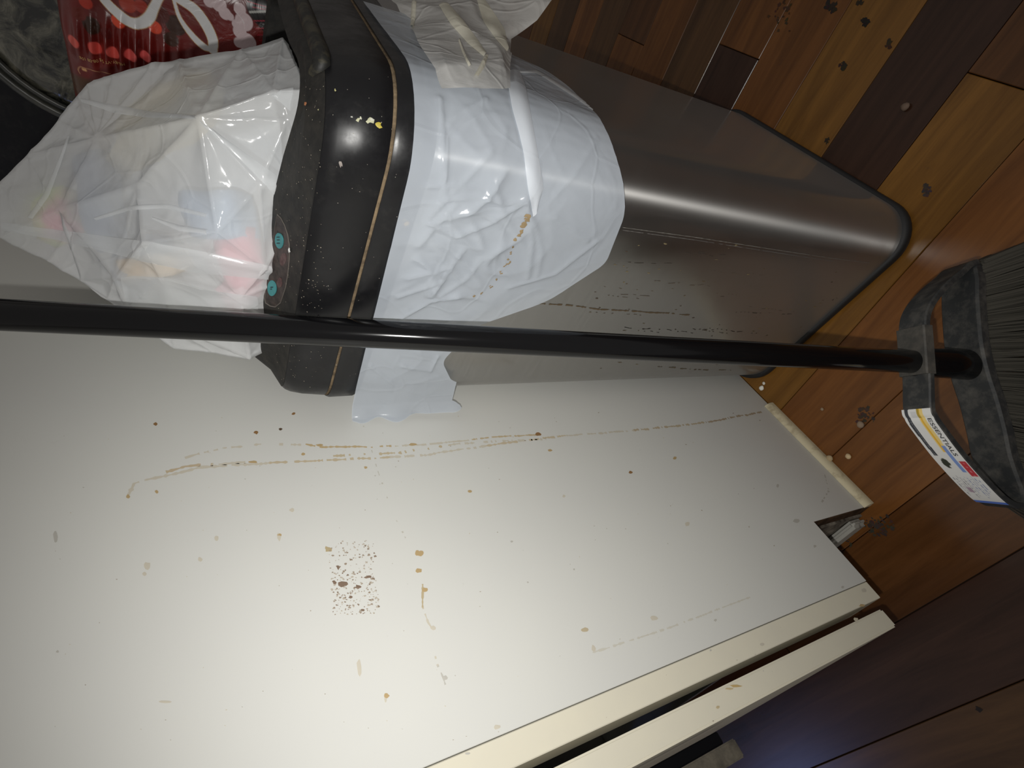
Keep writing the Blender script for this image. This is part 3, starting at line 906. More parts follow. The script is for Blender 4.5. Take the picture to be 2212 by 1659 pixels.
# brown stain on the cuff
mk = Marks()
for (u, v) in [(1140, 465), (1138, 473), (1135, 482), (1131, 490), (1126, 500), (1119, 508), (1113, 518), (1108, 532), (1105, 545), (1098, 560), (1090, 575), (1082, 588), (1072, 603), (1060, 618), (1040, 632), (1022, 640), (1100, 566), (1095, 570)]:
    h = hit(cufftree, u, v)
    if h:
        k = (h[0] - CAM).dot(RZ) / F
        U = (RX - h[1] * RX.dot(h[1])).normalized(); W = h[1].cross(U)
        big = max(.35, 1 - (v - 465) / 110)
        for _ in range(3):
            mk.blot(h[0] + U * random.uniform(-3, 3) * k + W * random.uniform(-3, 3) * k, U, W, h[1], 6.5 * big * k, 5 * big * k, (.27, .20, .11), .0006, jag=.5)
o = mk.make('brown_smear', None); o.parent = cuff; o.matrix_parent_inverse = Matrix.Identity(4)
# gathered loose flap at the corner of the can, its shade from the flash greyed into the film
flap_rows = [[(800, -40, .52), (900, -40, .52), (1000, -40, .50), (1090, -40, .48), (1150, -40, .46), (1215, -40, .44)],
             [(835, 5, .50), (905, 5, .48), (985, 0, .46), (1060, 5, .45), (1140, 4, .44), (1194, 6, .43)],
             [(872, 55, .44), (920, 50, .42), (985, 48, .40), (1050, 50, .42), (1100, 48, .41), (1158, 50, .41)],
             [(908, 108, .33), (945, 100, .34), (990, 95, .36), (1035, 95, .37), (1070, 90, .38), (1104, 86, .40)],
             [(938, 158, .290), (960, 150, .285), (1000, 148, .29), (1040, 145, .30), (1075, 140, .32), (1101, 118, .38)],
             [(948, 216, .262), (980, 214, .262), (1020, 213, .262), (1055, 212, .266), (1080, 211, .27), (1096, 208, .275)]]
def bicubic(rows, nu, nv):
    A = [[on('y', y, u, v) for (u, v, y) in r] for r in rows]
    R_, C_ = len(A), len(A[0])
    out = []
    for i in range(nv + 1):
        fi = i / nv * (R_ - 1); i0 = min(int(fi), R_ - 2); ti = fi - i0
        for j in range(nu + 1):
            fj = j / nu * (C_ - 1); j0 = min(int(fj), C_ - 2); tj = fj - j0
            p = A[i0][j0].lerp(A[i0][j0 + 1], tj).lerp(A[i0 + 1][j0].lerp(A[i0 + 1][j0 + 1], tj), ti)
            out.append(p)
    return out
NU, NVv = 60, 60
fv = bicubic(flap_rows, NU, NVv)
fv = [p + Vector((1, -.25, 0)) * (.0042 * (1 - abs(noise.noise(Vector((p.x * 8, p.y * 9 + p.z * 14, p.z * 16 - p.y * 8))))) ** 3 + .0025 * noise.noise(p * 14)) + Vector((.0015, 0, 0)) for p in fv]
o = mesh('loose_flap', fv, [(i * (NU + 1) + j, i * (NU + 1) + j + 1, (i + 1) * (NU + 1) + j + 1, (i + 1) * (NU + 1) + j) for i in range(NVv) for j in range(NU)], M_flap, None, True)
adopt(o, bag); tag(o, 'gathered loose end of the bag, greyed for shade')
flaptree = bvh_of(o)
M_torn = film('torn_film_edge', (.86, .83, .70), .1, .4, .3)
for Lp, Rp in [([(948, 12), (975, 55), (1010, 95), (1045, 124)], [(968, 8), (1000, 45), (1030, 85), (1052, 118)]),
               ([(1030, 2), (1042, 45), (1070, 85), (1094, 112)], [(1048, 2), (1068, 30), (1088, 62), (1097, 100)]),
               ([(890, 5), (888, 40), (886, 78)], [(900, 5), (898, 40), (890, 78)]),
               ([(1045, 125), (1032, 150), (1022, 168)], [(1055, 122), (1044, 150), (1032, 168)]),
               ([(990, 90), (998, 115), (1012, 146)], [(993, 88), (1004, 115), (1018, 146)])]:
    film_strip('torn_edge', flaptree, Lp, Rp, M_torn, bag, .0006, .0010, 16, 5)

# ------------------------------------------------------------------ things inside the bag
def crumple(bm, amp, sc, seed):
    for v in bm.verts:
        v.co += v.normal * (amp * noise.noise(v.co * sc + Vector((seed, seed, seed))))
def inside(name, label, cat, px, depth, size, colr, rough=.6, seed=1.0, rot=0.0):
    """a crumpled packet pressed against the film from within"""
    h = hit(bulgetree, *px)
    P, nn = h
    U = (RX - nn * RX.dot(nn)).normalized(); W = nn.cross(U)
    U, W = U * math.cos(rot) + W * math.sin(rot), W * math.cos(rot) - U * math.sin(rot)
    bm = bmesh.new()
    bmesh.ops.create_cube(bm, size=1)
    bmesh.ops.subdivide_edges(bm, edges=bm.edges[:], cuts=5, use_grid_fill=True)
    for v in bm.verts:
        c_ = v.co.copy()
        k = 1 - .25 * (abs(c_.x * 2) ** 4) * 1
        v.co = Vector((c_.x * size[0], c_.y * size[1], c_.z * size[2] * k))
    bm.normal_update()
    crumple(bm, .004, 45, seed)
    cen = P - nn * (depth + size[2] / 2)
    for v in bm.verts:
        v.co = U * v.co.x + W * v.co.y + nn * v.co.z
    m = speckled(name + '_print', colr[0], colr[1], 18, .42, .58, rough, .4, .2)
    for v in bm.verts:
        q = v.co + cen - Q
        dd = q.normalized()
        h2 = bulgetree.ray_cast(Q, dd)
        if h2[0] is not None and q.length > h2[3] - depth:
            v.co = dd * (h2[3] - depth - .25 * (q.length - h2[3] + depth) * 0) + Q - cen
    o = from_bm(name, bm, m, None, True)
    o.location = cen
    tag(o, label, cat)
    return o
inside('crumpled_carton', 'cream paper carton pressed against the top right of the white bag', 'carton', (320, 225), .0035, (.085, .058, .026), ((.85, .74, .50), (.76, .68, .48)), .7, 1.0, .12)
inside('blue_packet', 'pale blue packet showing through the middle of the white bag', 'packet', (430, 462), .0035, (.042, .030, .03), ((.20, .34, .56), (.34, .46, .62)), .5, 2.0)
inside('navy_wrapper', 'dark blue wrapper showing through the left of the white bag', 'wrapper', (185, 405), .0035, (.024, .075, .018), ((.10, .16, .30), (.2, .28, .42)), .5, 3.0, .35)
inside('lime_wrapper', 'lime green and pink wrapper at the top tip of the white bag', 'wrapper', (85, 455), .0025, (.036, .030, .02), ((.60, .78, .12), (.80, .22, .30)), .5, 4.0, .3)
inside('pink_wrapper', 'pink wrapper inside the bag beside the teal buttons', 'wrapper', (548, 560), .0035, (.026, .044, .02), ((.72, .22, .30), (.80, .36, .42)), .5, 5.0)
inside('rose_wrapper', 'pale rose wrapper low in the bag near the broom handle', 'wrapper', (535, 645), .0025, (.030, .020, .016), ((.80, .32, .42), (.75, .45, .5)), .5, 9.0)
inside('tan_carton', 'small tan carton scrap showing behind the bag crease above the broom handle', 'carton', (305, 580), .0022, (.052, .013, .02), ((.78, .50, .18), (.66, .48, .26)), .7, 6.0, .12)
inside('slate_tray', 'slate blue tray inside the bag behind the tan scrap', 'tray', (255, 560), .0045, (.055, .022, .02), ((.10, .15, .24), (.18, .24, .34)), .5, 7.0, .2)
core_c = [Q + (p - Q) * .68 for p in ctrl]
cv, cf = puffy(core_c, tris, Q, 7, .007, .004, 1.0, 5.5)
core = mesh('paper_wad', cv, cf, speckled('wet_paper', (.82, .83, .83), (.64, .68, .72), 16, .38, .62, .8, .2, .4), None, True)
bm = bmesh.new(); bm.from_mesh(core.data); bmesh.ops.recalc_face_normals(bm, faces=bm.faces); bm.to_mesh(core.data); bm.free()
tag(core, 'large wad of pale crumpled paper filling the inside of the white bag', 'paper')

# ------------------------------------------------------------------ red foil sack behind the can
YR = .675
sack = empty('foil_sack', (.14, .715, 0), 'glossy dark red foil sack with white script standing behind the can', 'sack')
x0, x1, z0, z1 = -.01, .280, .58, .838
nx, nz = 400, 380
xs = np.linspace(x0, x1, nx); zs = np.linspace(z0, z1, nz)
X, Z = np.meshgrid(xs, zs, indexing='ij')
edge = np.clip((z1 - Z) / .03, 0, 1); edge = np.sqrt(1 - (1 - edge) ** 2)
sid = np.clip(np.minimum(X - x0, x1 - X) / .04, 0, 1); sid = np.sqrt(1 - (1 - sid) ** 2)
Y = YR + .035 * (1 - edge * sid)
P2 = lambda u, v: (lambda p: np.array([p.x, p.z]))(on('y', YR, u, v))
pxm = np.linalg.norm(P2(300, 60) - P2(301, 60))
# crinkles along the top seam and a bulging ridge
tmp = P2(255, 105)
dR = np.hypot(X - tmp[0], Z - tmp[1])
crk = np.exp(-((X - tmp[0]) / .020) ** 2) * np.exp(-((Z - tmp[1]) / .045) ** 2)
Y -= crk * (.004 * np.sin(Z * 520 + 40 * X) + .005)
Y += .0012 * np.sin(Z * 160 + 3 * np.sin(X * 60)) * np.exp(-((z1 - Z) / .05) ** 2)
colr = np.empty((nx, nz, 3)); colr[:] = lin((92, 22, 18))
nzf = .9 + .2 * np.sin(X * 90 + 2 * np.sin(Z * 70)) * np.sin(Z * 80)
colr *= nzf[..., None]
def disc(u, v, r, c, soft=1.0, k=1.0):
    p = P2(u, v)
    d = np.hypot(X - p[0], Z - p[1]) / (r * pxm)
    a = np.clip((1 - d) * r * .5 / soft + .5, 0, 1)[..., None] * k
    colr[:] = colr * (1 - a) + np.array(lin(c)) * a
def seg_dist(a, b):
    ab = b - a; L2 = ab @ ab
    t = np.clip(((X - a[0]) * ab[0] + (Z - a[1]) * ab[1]) / L2, 0, 1)
    return np.hypot(X - a[0] - ab[0] * t, Z - a[1] - ab[1] * t), t
def smooth_poly(pts, n=8):
    out = []
    P = [np.array(p, float) for p in pts]
    P = [2 * P[0] - P[1]] + P + [2 * P[-1] - P[-2]]
    for i in range(1, len(P) - 2):
        for k in range(n):
            t = k / n
            out.append(.5 * (2 * P[i] + (P[i + 1] - P[i - 1]) * t + (2 * P[i - 1] - 5 * P[i] + 4 * P[i + 1] - P[i + 2]) * t * t + (3 * P[i] - P[i - 1] - 3 * P[i + 1] + P[i + 2]) * t ** 3))
    out.append(P[-2]); return out
def stroke(px, wid, c, grow=0.0):
    sp_ = smooth_poly([(*p, w_) for p, w_ in zip(px, wid)])
    A = np.zeros_like(X)
    for q0, q1 in zip(sp_[:-1], sp_[1:]):
        d, t = seg_dist(P2(q0[0], q0[1]), P2(q1[0], q1[1]))
        ww = (q0[2] + (q1[2] - q0[2]) * t) / 2 + grow
        A = np.maximum(A, np.clip(ww - d / pxm + .5, 0, 1))
    A = A[..., None]
    colr[:] = colr * (1 - A) + np.array(lin(c)) * A
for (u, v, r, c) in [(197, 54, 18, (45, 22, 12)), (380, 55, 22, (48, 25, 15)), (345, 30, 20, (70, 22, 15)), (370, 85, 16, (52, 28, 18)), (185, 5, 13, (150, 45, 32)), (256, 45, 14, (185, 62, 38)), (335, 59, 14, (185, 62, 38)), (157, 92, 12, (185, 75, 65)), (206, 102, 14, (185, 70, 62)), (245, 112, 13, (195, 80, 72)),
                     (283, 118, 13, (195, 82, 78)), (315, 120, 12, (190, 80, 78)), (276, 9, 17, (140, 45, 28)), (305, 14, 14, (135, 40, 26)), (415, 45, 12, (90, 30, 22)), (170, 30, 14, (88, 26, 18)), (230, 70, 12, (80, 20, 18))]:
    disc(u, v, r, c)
# dark field with red rules at the lower right
for a_ in np.linspace(0, 1, 8):
    disc(560 + 45 * a_, 20 + 50 * a_, 30, (12, 6, 6), 3)
for (a, b, c, d) in [(535, 3, 600, 22, ), (545, 15, 610, 28), (548, 45, 612, 45), (552, 62, 618, 58), (556, 76, 622, 72), (560, 88, 626, 84)]:
    stroke([(a, b), (c, d)], [1.6, 1.6], (150, 30, 50))
stroke([(540, 26), (600, 24)], [5, 5], (150, 150, 145))
# pale lilac leaf shapes
for (u, v, r) in [(452, 3, 13), (473, 9, 17), (486, 29, 14), (497, 36, 9), (518, 20, 14), (527, 47, 21), (510, 52, 10), (518, 68, 16), (534, 92, 22), (516, 92, 12)]:
    disc(u, v, r, (176, 158, 160), .8)
stroke([(505, 20), (525, 45), (528, 62)], [1, 1.4, .8], (200, 185, 185))
S1 = [(215, -16), (230, 5), (254, 28), (280, 47), (303, 50), (322, 38), (334, 14), (350, -12), (375, -12), (392, 2)]
S2 = [(372, -8), (392, 2), (420, 20), (444, 52), (459, 84), (460, 108)]
S3 = [(376, 2), (388, 38), (412, 73), (438, 99), (458, 108)]
for px, wd in ((S1, [18, 19, 21, 22, 22, 22, 18, 15, 13, 16]), (S2, [14, 18, 23, 24, 23, 20]), (S3, [6, 8, 13, 15, 10])):
    stroke(px, wd, (160, 125, 80), 1.4)
for px, wd in ((S1, [18, 19, 21, 22, 22, 22, 18, 15, 13, 16]), (S2, [14, 18, 23, 24, 23, 20]), (S3, [6, 8, 13, 15, 10])):
    stroke(px, wd, (200, 205, 200))
# brown banner with a thin rounded rule
for k in range(12):
    disc(160 + 14 * k, 192 + 2 * k, 26, (62, 40, 18), 5, .55)
stroke([(170, 163), (166, 156), (170, 149), (180, 149), (240, 158)], [1.4, 2, 1.6, 1.6, 1], (165, 120, 85))
disc(178, 153, 3, (185, 140, 95)); disc(183, 154, 3, (185, 140, 95))
colr = np.clip(colr * 1.75, 0, .86)
verts = np.stack([X, Y, Z], -1).reshape(-1, 3)
I = np.arange(nx * nz).reshape(nx, nz)
fcs = np.stack([I[:-1, :-1], I[1:, :-1], I[1:, 1:], I[:-1, 1:]], -1).reshape(-1, 4)
M_foil = mat('red_foil_print', rough=.28, spec=.6)
a = N(M_foil, 'ShaderNodeVertexColor', layer_name='col'); L(M_foil, a.outputs[0], base(M_foil))
bump(M_foil, noise_tex(M_foil, coords(M_foil), 45, 3, .5, 1.5), .25, .003)
o = mesh('printed_front', verts.tolist(), fcs.tolist(), M_foil, None, True, colr.reshape(-1, 3)); adopt(o, sack)
sacktree = bvh_of(o)
# rest of the sack down to the floor
prof = []
for z, d in ((0.0, .034), (.02, .045), (.3, .05), (.58, .047), (.80, .040), (.838, .004)):
    yb = YR + .036
    prof.append([Vector((x, y, z)) for x, y in ((x0, yb), (x0 + .02, yb - d * .6), (.135, yb - d * .75 if z < .579 else yb - .001), (x1 - .02, yb - d * .6 if z < .579 else yb - .001), (x1, yb), (x1 - .03, yb + d * .7), (.135, yb + d), (x0 + .03, yb + d * .7))])
for r_ in prof[3:]: r_[1].y = YR + .035
o = loft('sack_body', prof, mat('dark_red_foil', lin((88, 20, 18)), .3), None, True, True, True); adopt(o, sack)
# small tan lettering, reading upwards
def text_obj(name, s, size, m):
    cu = bpy.data.curves.new(name, 'FONT'); cu.body = s; cu.size = size; cu.extrude = .00008
    to = bpy.data.objects.new(name, cu); COL.objects.link(to)
    bpy.context.view_layer.update()
    me = bpy.data.meshes.new_from_object(to.evaluated_get(bpy.context.evaluated_depsgraph_get()))
    bpy.data.objects.remove(to)
    me.name = name
    return link(name, me, m)
a, b = on('y', YR - .0012, 364, 141), on('y', YR - .0012, 152, 123)
ex = (b - a).normalized(); ez = Vector((0, -1, 0)); ey = ez.cross(ex).normalized(); 
t = text_obj('lettering', 'ME-BY-VT 5g 08-08 10g', 1, mat('tan_ink', lin((225, 180, 120)), .5))
wid_ = max(v.co.x for v in t.data.vertices)
sc_ = (b - a).length * .46 / wid_
hh = Vector((0, 0, 0))
t.matrix_world = Matrix.Translation(a.lerp(b, .46)) @ Matrix(((ex.x, ey.x, ez.x), (ex.y, ey.y, ez.y), (ex.z, ey.z, ez.z))).to_4x4() @ Matrix.Diagonal((sc_, sc_, sc_, 1))
for v in t.data.vertices:
    q = t.matrix_world @ v.co
    hh = sacktree.ray_cast(Vector((q.x, .55, q.z)), Vector((0, 1, 0)))
    v.co = Vector((q.x, (hh[0].y if hh[0] else q.y) - .0005 - v.co.z * sc_ * 2, q.z))
t.matrix_world = Matrix.Identity(4)
adopt(t, sack)
tag(t, 'tan printed letters')

# ------------------------------------------------------------------ black case with round clear container behind
def prism_x(name, outline, xa, xb, m):
    bm = bmesh.new()
    a = [bm.verts.new((xa, y, z)) for y, z in outline]; b = [bm.verts.new((xb, y, z)) for y, z in outline]
    bm.faces.new(a); bm.faces.new(list(reversed(b)))
    for i in range(len(outline)):
        bm.faces.new((a[i], b[i], b[(i + 1) % len(a)], a[(i + 1) % len(a)]))
    bmesh.ops.recalc_face_normals(bm, faces=bm.faces)
    bmesh.ops.bevel(bm, geom=bm.edges[:], offset=.012, segments=3, affect='EDGES')
    return from_bm(name, bm, m)
case = prism_x('black_case', [(.765, 0), (1.0, 0), (1.0, 1.16), (.925, 1.16), (.925, .68), (.765, .68)], -.16, .27, speckled('dusty_black_shell', (.008, .008, .009), (.030, .029, .026), 40, .5, .75, .55, .35))
tag(case, 'dusty black upright case standing behind the trash bag', 'case')
M_grime = mat('grimy_clear_plastic', rough=.22, spec=.6, coat=.6)
v = coords(M_grime)
f = noise_tex(M_grime, v, 34, 7, .72, .8)
cgr = ramp(M_grime, f, [(.40, (.008, .010, .009)), (.455, (.05, .05, .040)), (.53, (.11, .108, .082)), (.62, (.22, .21, .16)), (.72, (.38, .29, .17))])
L(M_grime, cgr, base(M_grime)); bump(M_grime, noise_tex(M_grime, v, 26, 4, .6), .5, .006)
cen = on('y', .79, 208, 8)
axis = (CAM - cen); axis.z *= .5; axis.normalize()
Um = axis.orthogonal().normalized(); Vm = axis.cross(Um)
Rc = (on('y', .79, 160, 253) - cen).length
tub = empty('clear_container', cen - axis * .02, 'round grimy clear container mottled grey, lying against the black case beside the red sack', 'container')
def ringc(r, d): return [cen + axis * d + (Um * math.cos(a) + Vm * math.sin(a)) * r for a in [2 * math.pi * k / 64 for k in range(64)]]
o = loft('drum', [ringc(Rc * .80, -.10), ringc(Rc * .86, -.02), ringc(Rc * .88, .0), ringc(Rc * .80, .008), ringc(Rc * .5, .018), ringc(.001, .022)], M_grime, None, True, True); adopt(o, tub)
M_rim = speckled('dull_clear_rim', (.045, .048, .042), (.085, .085, .07), 40, .4, .65, .25, .6)
for r_, d, th in ((Rc * .965, -.002, .0045), (Rc * .895, .004, .0035)):
    pr = [ringc(r_ - th, d), ringc(r_, d + th), ringc(r_ + th, d), ringc(r_, d - th), ringc(r_ - th, d)]
    adopt(loft('rim_ring', pr, M_rim), tub)
o = loft('rim_web', [ringc(Rc * .86, -.004), ringc(Rc, -.006)], M_rim); adopt(o, tub)

# ------------------------------------------------------------------ broom
SCL = .0212 / .0218
H0 = CAM + (Vector((.2020, .1396, .1398)) - CAM) * SCL
H1 = CAM + (Vector((.0814, .3412, .8358)) - CAM) * SCL
ba = (H1 - H0).normalized()
br = Vector((-.63, -.77, 0)); br = (br - ba * br.dot(ba)).normalized()
bn = ba.cross(br)
if bn.dot(CAM - H0) < 0: bn = -bn
def BP(r, a, n): return H0 + (br * r + ba * a + bn * n) * SCL
broom = empty('broom', (H0.x, H0.y, 0), 'black broom with long handle leaning across the steel trash can', 'broom')
htop = H0 + ba * .98
o = loft('handle', tube_rings([BP(0, -.030, 0), BP(0, -.0285, 0), BP(0, .2, 0), BP(0, .5, 0), BP(0, .8, 0), htop], [.0098, .0106, .0106, .0106, .0106, .0106], 32), M_hand, None, True, True, True); adopt(o, broom)
# head: open bow, socket, curved block
sp_ = smooth_poly([(-.101, -.080), (-.097, -.070), (-.089, -.060), (-.0745, -.040), (-.055, -.020), (-.038, -.0115), (-.016, -.0115), (.015, -.010), (.045, -.0076), (.052, -.0100), (.060, -.0150), (.09, -.040), (.122, -.073), (.133, -.090), (.134, -.100)], 5)
def strap(sp_, w_, th, m, name, lo=0, hi=None, offo=0.0):
    rings = []
    sp_ = sp_[lo:hi]
    for i, p in enumerate(sp_):
        a_, b_ = sp_[max(0, i - 1)], sp_[min(len(sp_) - 1, i + 1)]
        d = np.array([b_[0] - a_[0], b_[1] - a_[1]]); d /= np.linalg.norm(d)
        nrm = np.array([-d[1], d[0]])
        if nrm[1] < 0 and abs(d[0]) > .3: nrm = -nrm
        o_ = np.array(p[:2]) + nrm * (th / 2 + offo); i_ = np.array(p[:2]) - nrm * (th / 2 - offo)
        e = .0012
        rings.append([BP(*i_, -w_ / 2), BP(*(o_ - nrm * e), -w_ / 2), BP(*o_, -w_ / 2 + e), BP(*o_, w_ / 2 - e), BP(*(o_ - nrm * e), w_ / 2), BP(*i_, w_ / 2)])
    return rings
rings = strap(sp_, .0275, .0055, M_broom, 'head_bow')
head = loft('head_bow', rings, M_broom, None, True, True, True); adopt(head, broom); autosmooth(head, 40)
cl = smooth_poly([(-.033, -.0105), (-.022, -.0105), (.013, -.0095)], 4)
o = loft('clamp', strap(cl, .0285, .010, M_broom, 'clamp'), speckled('grey_dusty_clamp', (.055, .053, .048), (.11, .10, .085), 60, .45, .7, .6, .3), None, True, True, True); adopt(o, broom); autosmooth(o, 40)
o = loft('socket', tube_rings([BP(0, -.006, 0), BP(0, -.0075, 0), BP(0, -.02, 0), BP(0, -.045, 0), BP(0, -.080, 0)], [.0120, .0132, .0135, .0140, .0150], 28), M_hand, None, True, True, True); adopt(o, broom)
blk = smooth_poly([(-.103, -.078), (-.094, -.073), (-.07, -.068), (-.04, -.066), (-.0135, -.066), (.012, -.070), (.038, -.077), (.065, -.082), (.0885, -.085), (.112, -.092), (.128, -.099), (.136, -.106)], 5)
rings = []
for i, p in enumerate(blk):
    t = i / (len(blk) - 1)
    w2 = .0175 * min(1, .55 + 3 * t, .55 + 3 * (1 - t))
    a0 = p[1]
    e = .002
    rings.append([BP(p[0], a0 - .011, -w2), BP(p[0], a0 - e, -w2), BP(p[0], a0, -w2 + e), BP(p[0], a0 - .0005, w2 - e), BP(p[0], a0 - e * 1.3, w2), BP(p[0], a0 - .011, w2)])
o = loft('bristle_block', rings, M_broom, None, True, True, True); adopt(o, broom); autosmooth(o, 40)
# bristles
bv, bf = [], []
for i in range(1500):
    t = random.random()
    k = t * (len(blk) - 1); i0 = min(int(k), len(blk) - 2)
    p = blk[i0] * (1 - (k - i0)) + blk[i0 + 1] * (k - i0)
    nq = random.uniform(-1, 1) * .0145
    if random.random() < .45: nq = random.uniform(.010, .0150)
    b0 = BP(p[0], p[1] - .009, nq)
    rr = p[0] * 1.30 + random.uniform(-.004, .004) - .006 * (p[0] < -.05)
    n2 = nq * 2.2 + random.uniform(-.004, .004)
    # tip on the floor
    tip = BP(rr, p[1] - .10, n2)
    tt = (b0.z - random.uniform(.0008, .006)) / max(1e-6, b0.z - tip.z)
    tip = b0 + (tip - b0) * tt
    d = (tip - b0).normalized(); u_ = d.cross(Vector((1, .3, .2))).normalized(); w_ = d.cross(u_)
    rd = random.uniform(.0006, .0010)
    kk = len(bv)
    for q in (b0, b0.lerp(tip, .5) + bn * .002, tip):
        for a_ in (0, 2.1, 4.2):
            bv.append(q + (u_ * math.cos(a_) + w_ * math.sin(a_)) * rd)
    for s_ in (0, 3):
        for j in range(3):
            bf.append((kk + s_ + j, kk + s_ + (j + 1) % 3, kk + s_ + 3 + (j + 1) % 3, kk + s_ + 3 + j))
o = mesh('bristles', bv, bf, M_bristle); o['kind'] = 'stuff'; adopt(o, broom)
# paper label wrapped over the lower arm of the bow
lb = sp_[41:68] if len(sp_) > 68 else sp_[41:]
lab_rings = strap(sp_, .0285, .0062, None, 'l', 0, None)
ia = min(range(len(sp_)), key=lambda i: abs(sp_[i][0] - .0450)); ib = min(range(len(sp_)), key=lambda i: abs(sp_[i][0] - .1295))
fine = smooth_poly([tuple(sp_[i][:2]) for i in range(ia, ib + 1)], 8)
NL, NW = len(fine), 48
lv, lc = [], []
arc = [0]
for a_, b_ in zip(fine[:-1], fine[1:]): arc.append(arc[-1] + float(np.hypot(*(np.array(b_) - np.array(a_)))))
TOT = arc[-1]
def label_col(t, wq):   # t along 0..1 from the collar side, wq across 0 (far edge) .. 1 (near edge)
    c = (222, 222, 220)
    if t < .44 and .10 < wq + .02 * math.sin(t * 9) < .23:
        c = (62, 64, 70)
        if .15 < wq < .18 and t > .08 and int(t * 140) % 3: c = (140, 142, 145)
    if t < .40 and .50 < wq < .72 and wq < .72 - .25 * max(0, t - .25) :
        c = (232, 205, 130)
        if .56 < wq < .62: c = (228, 178, 60)
        if t < .07 and wq < .60: c = (175, 150, 60)
    if .02 < t < .06 and .3 < wq < .5: c = (205, 205, 205)
    if .34 < t < .62 and .60 < wq < .72: c = (125, 150, 205)
    if .50 < t < .66 and .76 < wq < .97:
        c = (190, 62, 70)
        if .84 < wq < .88 and int(t * 220) % 3 == 0: c = (215, 130, 135)
    if .47 < t < .60 and .18 < wq < .44:
        d1 = ((t - .525) / .055) ** 2 + ((wq - .30) / .12) ** 2
        if d1 < 1 and not (((t - .56) / .018) ** 2 + ((wq - .38) / .05) ** 2 < 1): c = (58, 62, 52)
    if t > .66:
        rowf = (wq * 13) % 1
        row = int(wq * 13)
        if 1 <= row <= 11 and rowf < .45:
            hsh = math.sin(int(t * 150) * 12.9 + row * 78.2) * 43758.5
            if (hsh - math.floor(hsh)) < .62 and .66 + .02 * (row % 3) < t < .93 - .03 * (row % 4): c = (158, 166, 190) if row > 5 else (160, 160, 165)
        if .80 < t < .86 and .22 < wq < .36: c = (170, 150, 165)
    if t > .965: c = (92, 122, 205)  # blue window light on the label's lower end, painted into its colour
    return lin(c)
for i, p in enumerate(fine):
    a_, b_ = fine[max(0, i - 1)], fine[min(NL - 1, i + 1)]
    d = np.array([b_[0] - a_[0], b_[1] - a_[1]]); d /= np.linalg.norm(d)
    nrm = np.array([-d[1], d[0]])
    if nrm[1] < 0: nrm = -nrm
    o_ = np.array(p[:2]) + nrm * (.0055 / 2 + .0005)
    for j in range(NW + 1):
        wq = j / NW
        lv.append(BP(*o_, -.0140 + .0280 * wq)); lc.append(label_col(arc[i] / TOT, wq))
lf = [(i * (NW + 1) + j, i * (NW + 1) + j + 1, (i + 1) * (NW + 1) + j + 1, (i + 1) * (NW + 1) + j) for i in range(NL - 1) for j in range(NW)]
o = mesh('paper_label', lv, lf, M_col, None, True, lc); adopt(o, broom); tag(o, 'white printed paper label wrapped on the lower arm')
label = o
# word on the label
def lab_pt(t, wq, off=.0009):
    s = t * TOT
    i = max(0, min(NL - 2, next((k for k in range(NL - 1) if arc[k + 1] >= s), NL - 2)))
    f_ = (s - arc[i]) / max(1e-9, arc[i + 1] - arc[i])
    p = np.array(fine[i][:2]) * (1 - f_) + np.array(fine[i + 1][:2]) * f_
    d = np.array(fine[min(NL - 1, i + 3)][:2]) - np.array(fine[max(0, i - 2)][:2]); d /= np.linalg.norm(d)
    nrm = np.array([-d[1], d[0]]); nrm = nrm if nrm[1] > 0 else -nrm
    o_ = p + nrm * (.0055 / 2 + off)
    return BP(*o_, -.0140 + .0280 * wq)
word = 'ESSENTIALS'
lt = text_obj('word', word, 1, mat('black_ink', (.03, .03, .035), .6))
wx = max(v.co.x for v in lt.data.vertices)
for v in lt.data.vertices:
    tx = v.co.x / wx
    q = lab_pt(.07 + tx * .37, .785 + .125 * v.co.y / .7, .0008 + v.co.z)
    v.co = q
lt.parent = label; lt.matrix_parent_inverse = Matrix.Identity(4)
tag(lt, 'printed word ESSENTIALS')

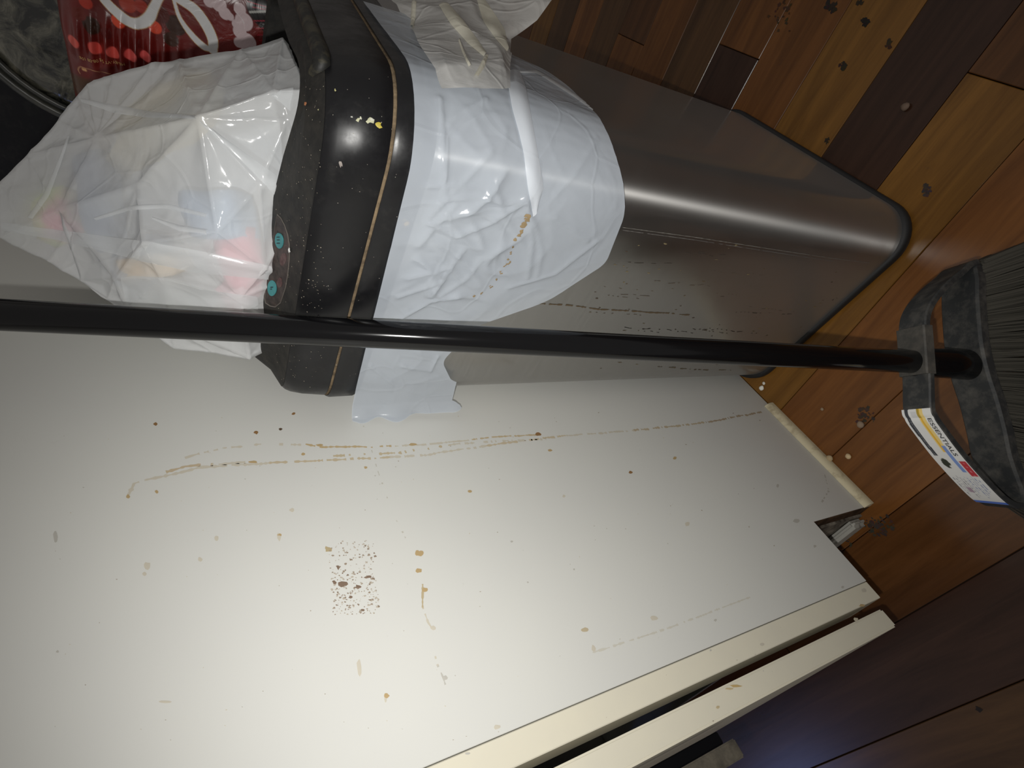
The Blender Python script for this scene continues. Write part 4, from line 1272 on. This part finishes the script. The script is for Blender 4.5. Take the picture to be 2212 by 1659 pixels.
# ------------------------------------------------------------------ crumbs and marks on the floor
mk = Marks()
def floorspot(u, v, ru, rv, col, jag=.4):
    P = on('z', .0001, u, v); k = (P - CAM).length / F
    mk.blot(P, YU, XN, ZU, ru * k, rv * k, col, .0001, 10, jag)
def cluster(u, v, ru, rv, n, col):
    for _ in range(n):
        a_ = random.uniform(0, 6.28); r_ = random.random() ** .7
        k = random.uniform(.6, 1.4)
        floorspot(u + ru * r_ * math.cos(a_), v + rv * r_ * math.sin(a_), random.uniform(1.2, 3.4) * k, random.uniform(1.2, 3.0) * k, tuple(c * random.uniform(1.1, 2.0) for c in col))
for t in [(1795, 16, 15, 14, 26, (.018, .013, .010)), (1870, 48, 8, 9, 22, (.012, .010, .008)), (1822, 143, 10, 8, 18, (.022, .015, .010)), (1788, 304, 5, 6, 10, (.02, .014, .009)), (1920, 95, 6, 8, 8, (.03, .018, .010)),
          (2002, 410, 9, 14, 26, (.032, .022, .020)), (1858, 6, 8, 6, 8, (.02, .015, .01)), (1690, 40, 30, 40, 24, (.04, .022, .010)), (1900, 1135, 34, 24, 60, (.028, .020, .015)), (1868, 900, 22, 22, 30, (.030, .018, .012)), (1815, 1180, 30, 20, 30, (.030, .022, .016))]:
    cluster(*t)
for t in [(2140, 562, 4, 5, (.02, .015, .01)), (2115, 1533, 4, 4, (.02, .014, .01))]:
    floorspot(*t)
o = mk.make('floor_stains', None); o.parent = sub; o.matrix_parent_inverse = Matrix.Identity(4)
def crumb(u, v, r, col, label, first=[None]):
    P = on('z', .0012, u, v)
    k = (P - CAM).length / F * r
    bm = bmesh.new(); bmesh.ops.create_icosphere(bm, subdivisions=2, radius=k)
    for q in bm.verts:
        q.co *= 1 + .35 * noise.noise(q.co * (3 / k) + Vector((u, v, 0)))
        q.co.z *= .7
    o = from_bm('crumb', bm, mat('crumb_' + str(len(bpy.data.materials)), lin(col), .8), None, True)
    o.location = (P.x, P.y, k * .62)
    tag(o, label, 'crumb', 'pale crumbs on the floor')
crumb(1646, 838, 5, (235, 235, 225), 'white crumb on the floor at the foot of the can by the cabinet')
crumb(1650, 828, 3, (225, 222, 210), 'tiny white crumb just behind the bigger one at the can foot')
crumb(1793, 990, 6, (175, 155, 120), 'tan crumb on the floor beside the cream moulding')
crumb(1833, 986, 5, (205, 180, 140), 'pale crumb on the floor right of the tan one')
crumb(1860, 917, 6, (140, 120, 100), 'brownish crumb on the floor between moulding and broom')
crumb(1776, 884, 3, (150, 130, 105), 'small crumb on the floor nearest the broom handle')
crumb(1957, 231, 6, (120, 100, 85), 'grey crumb on the dark plank behind the can')
crumb(1828, 1062, 3, (170, 150, 125), 'small crumb on the floor by the moulding end')
bpy.context.view_layer.update()
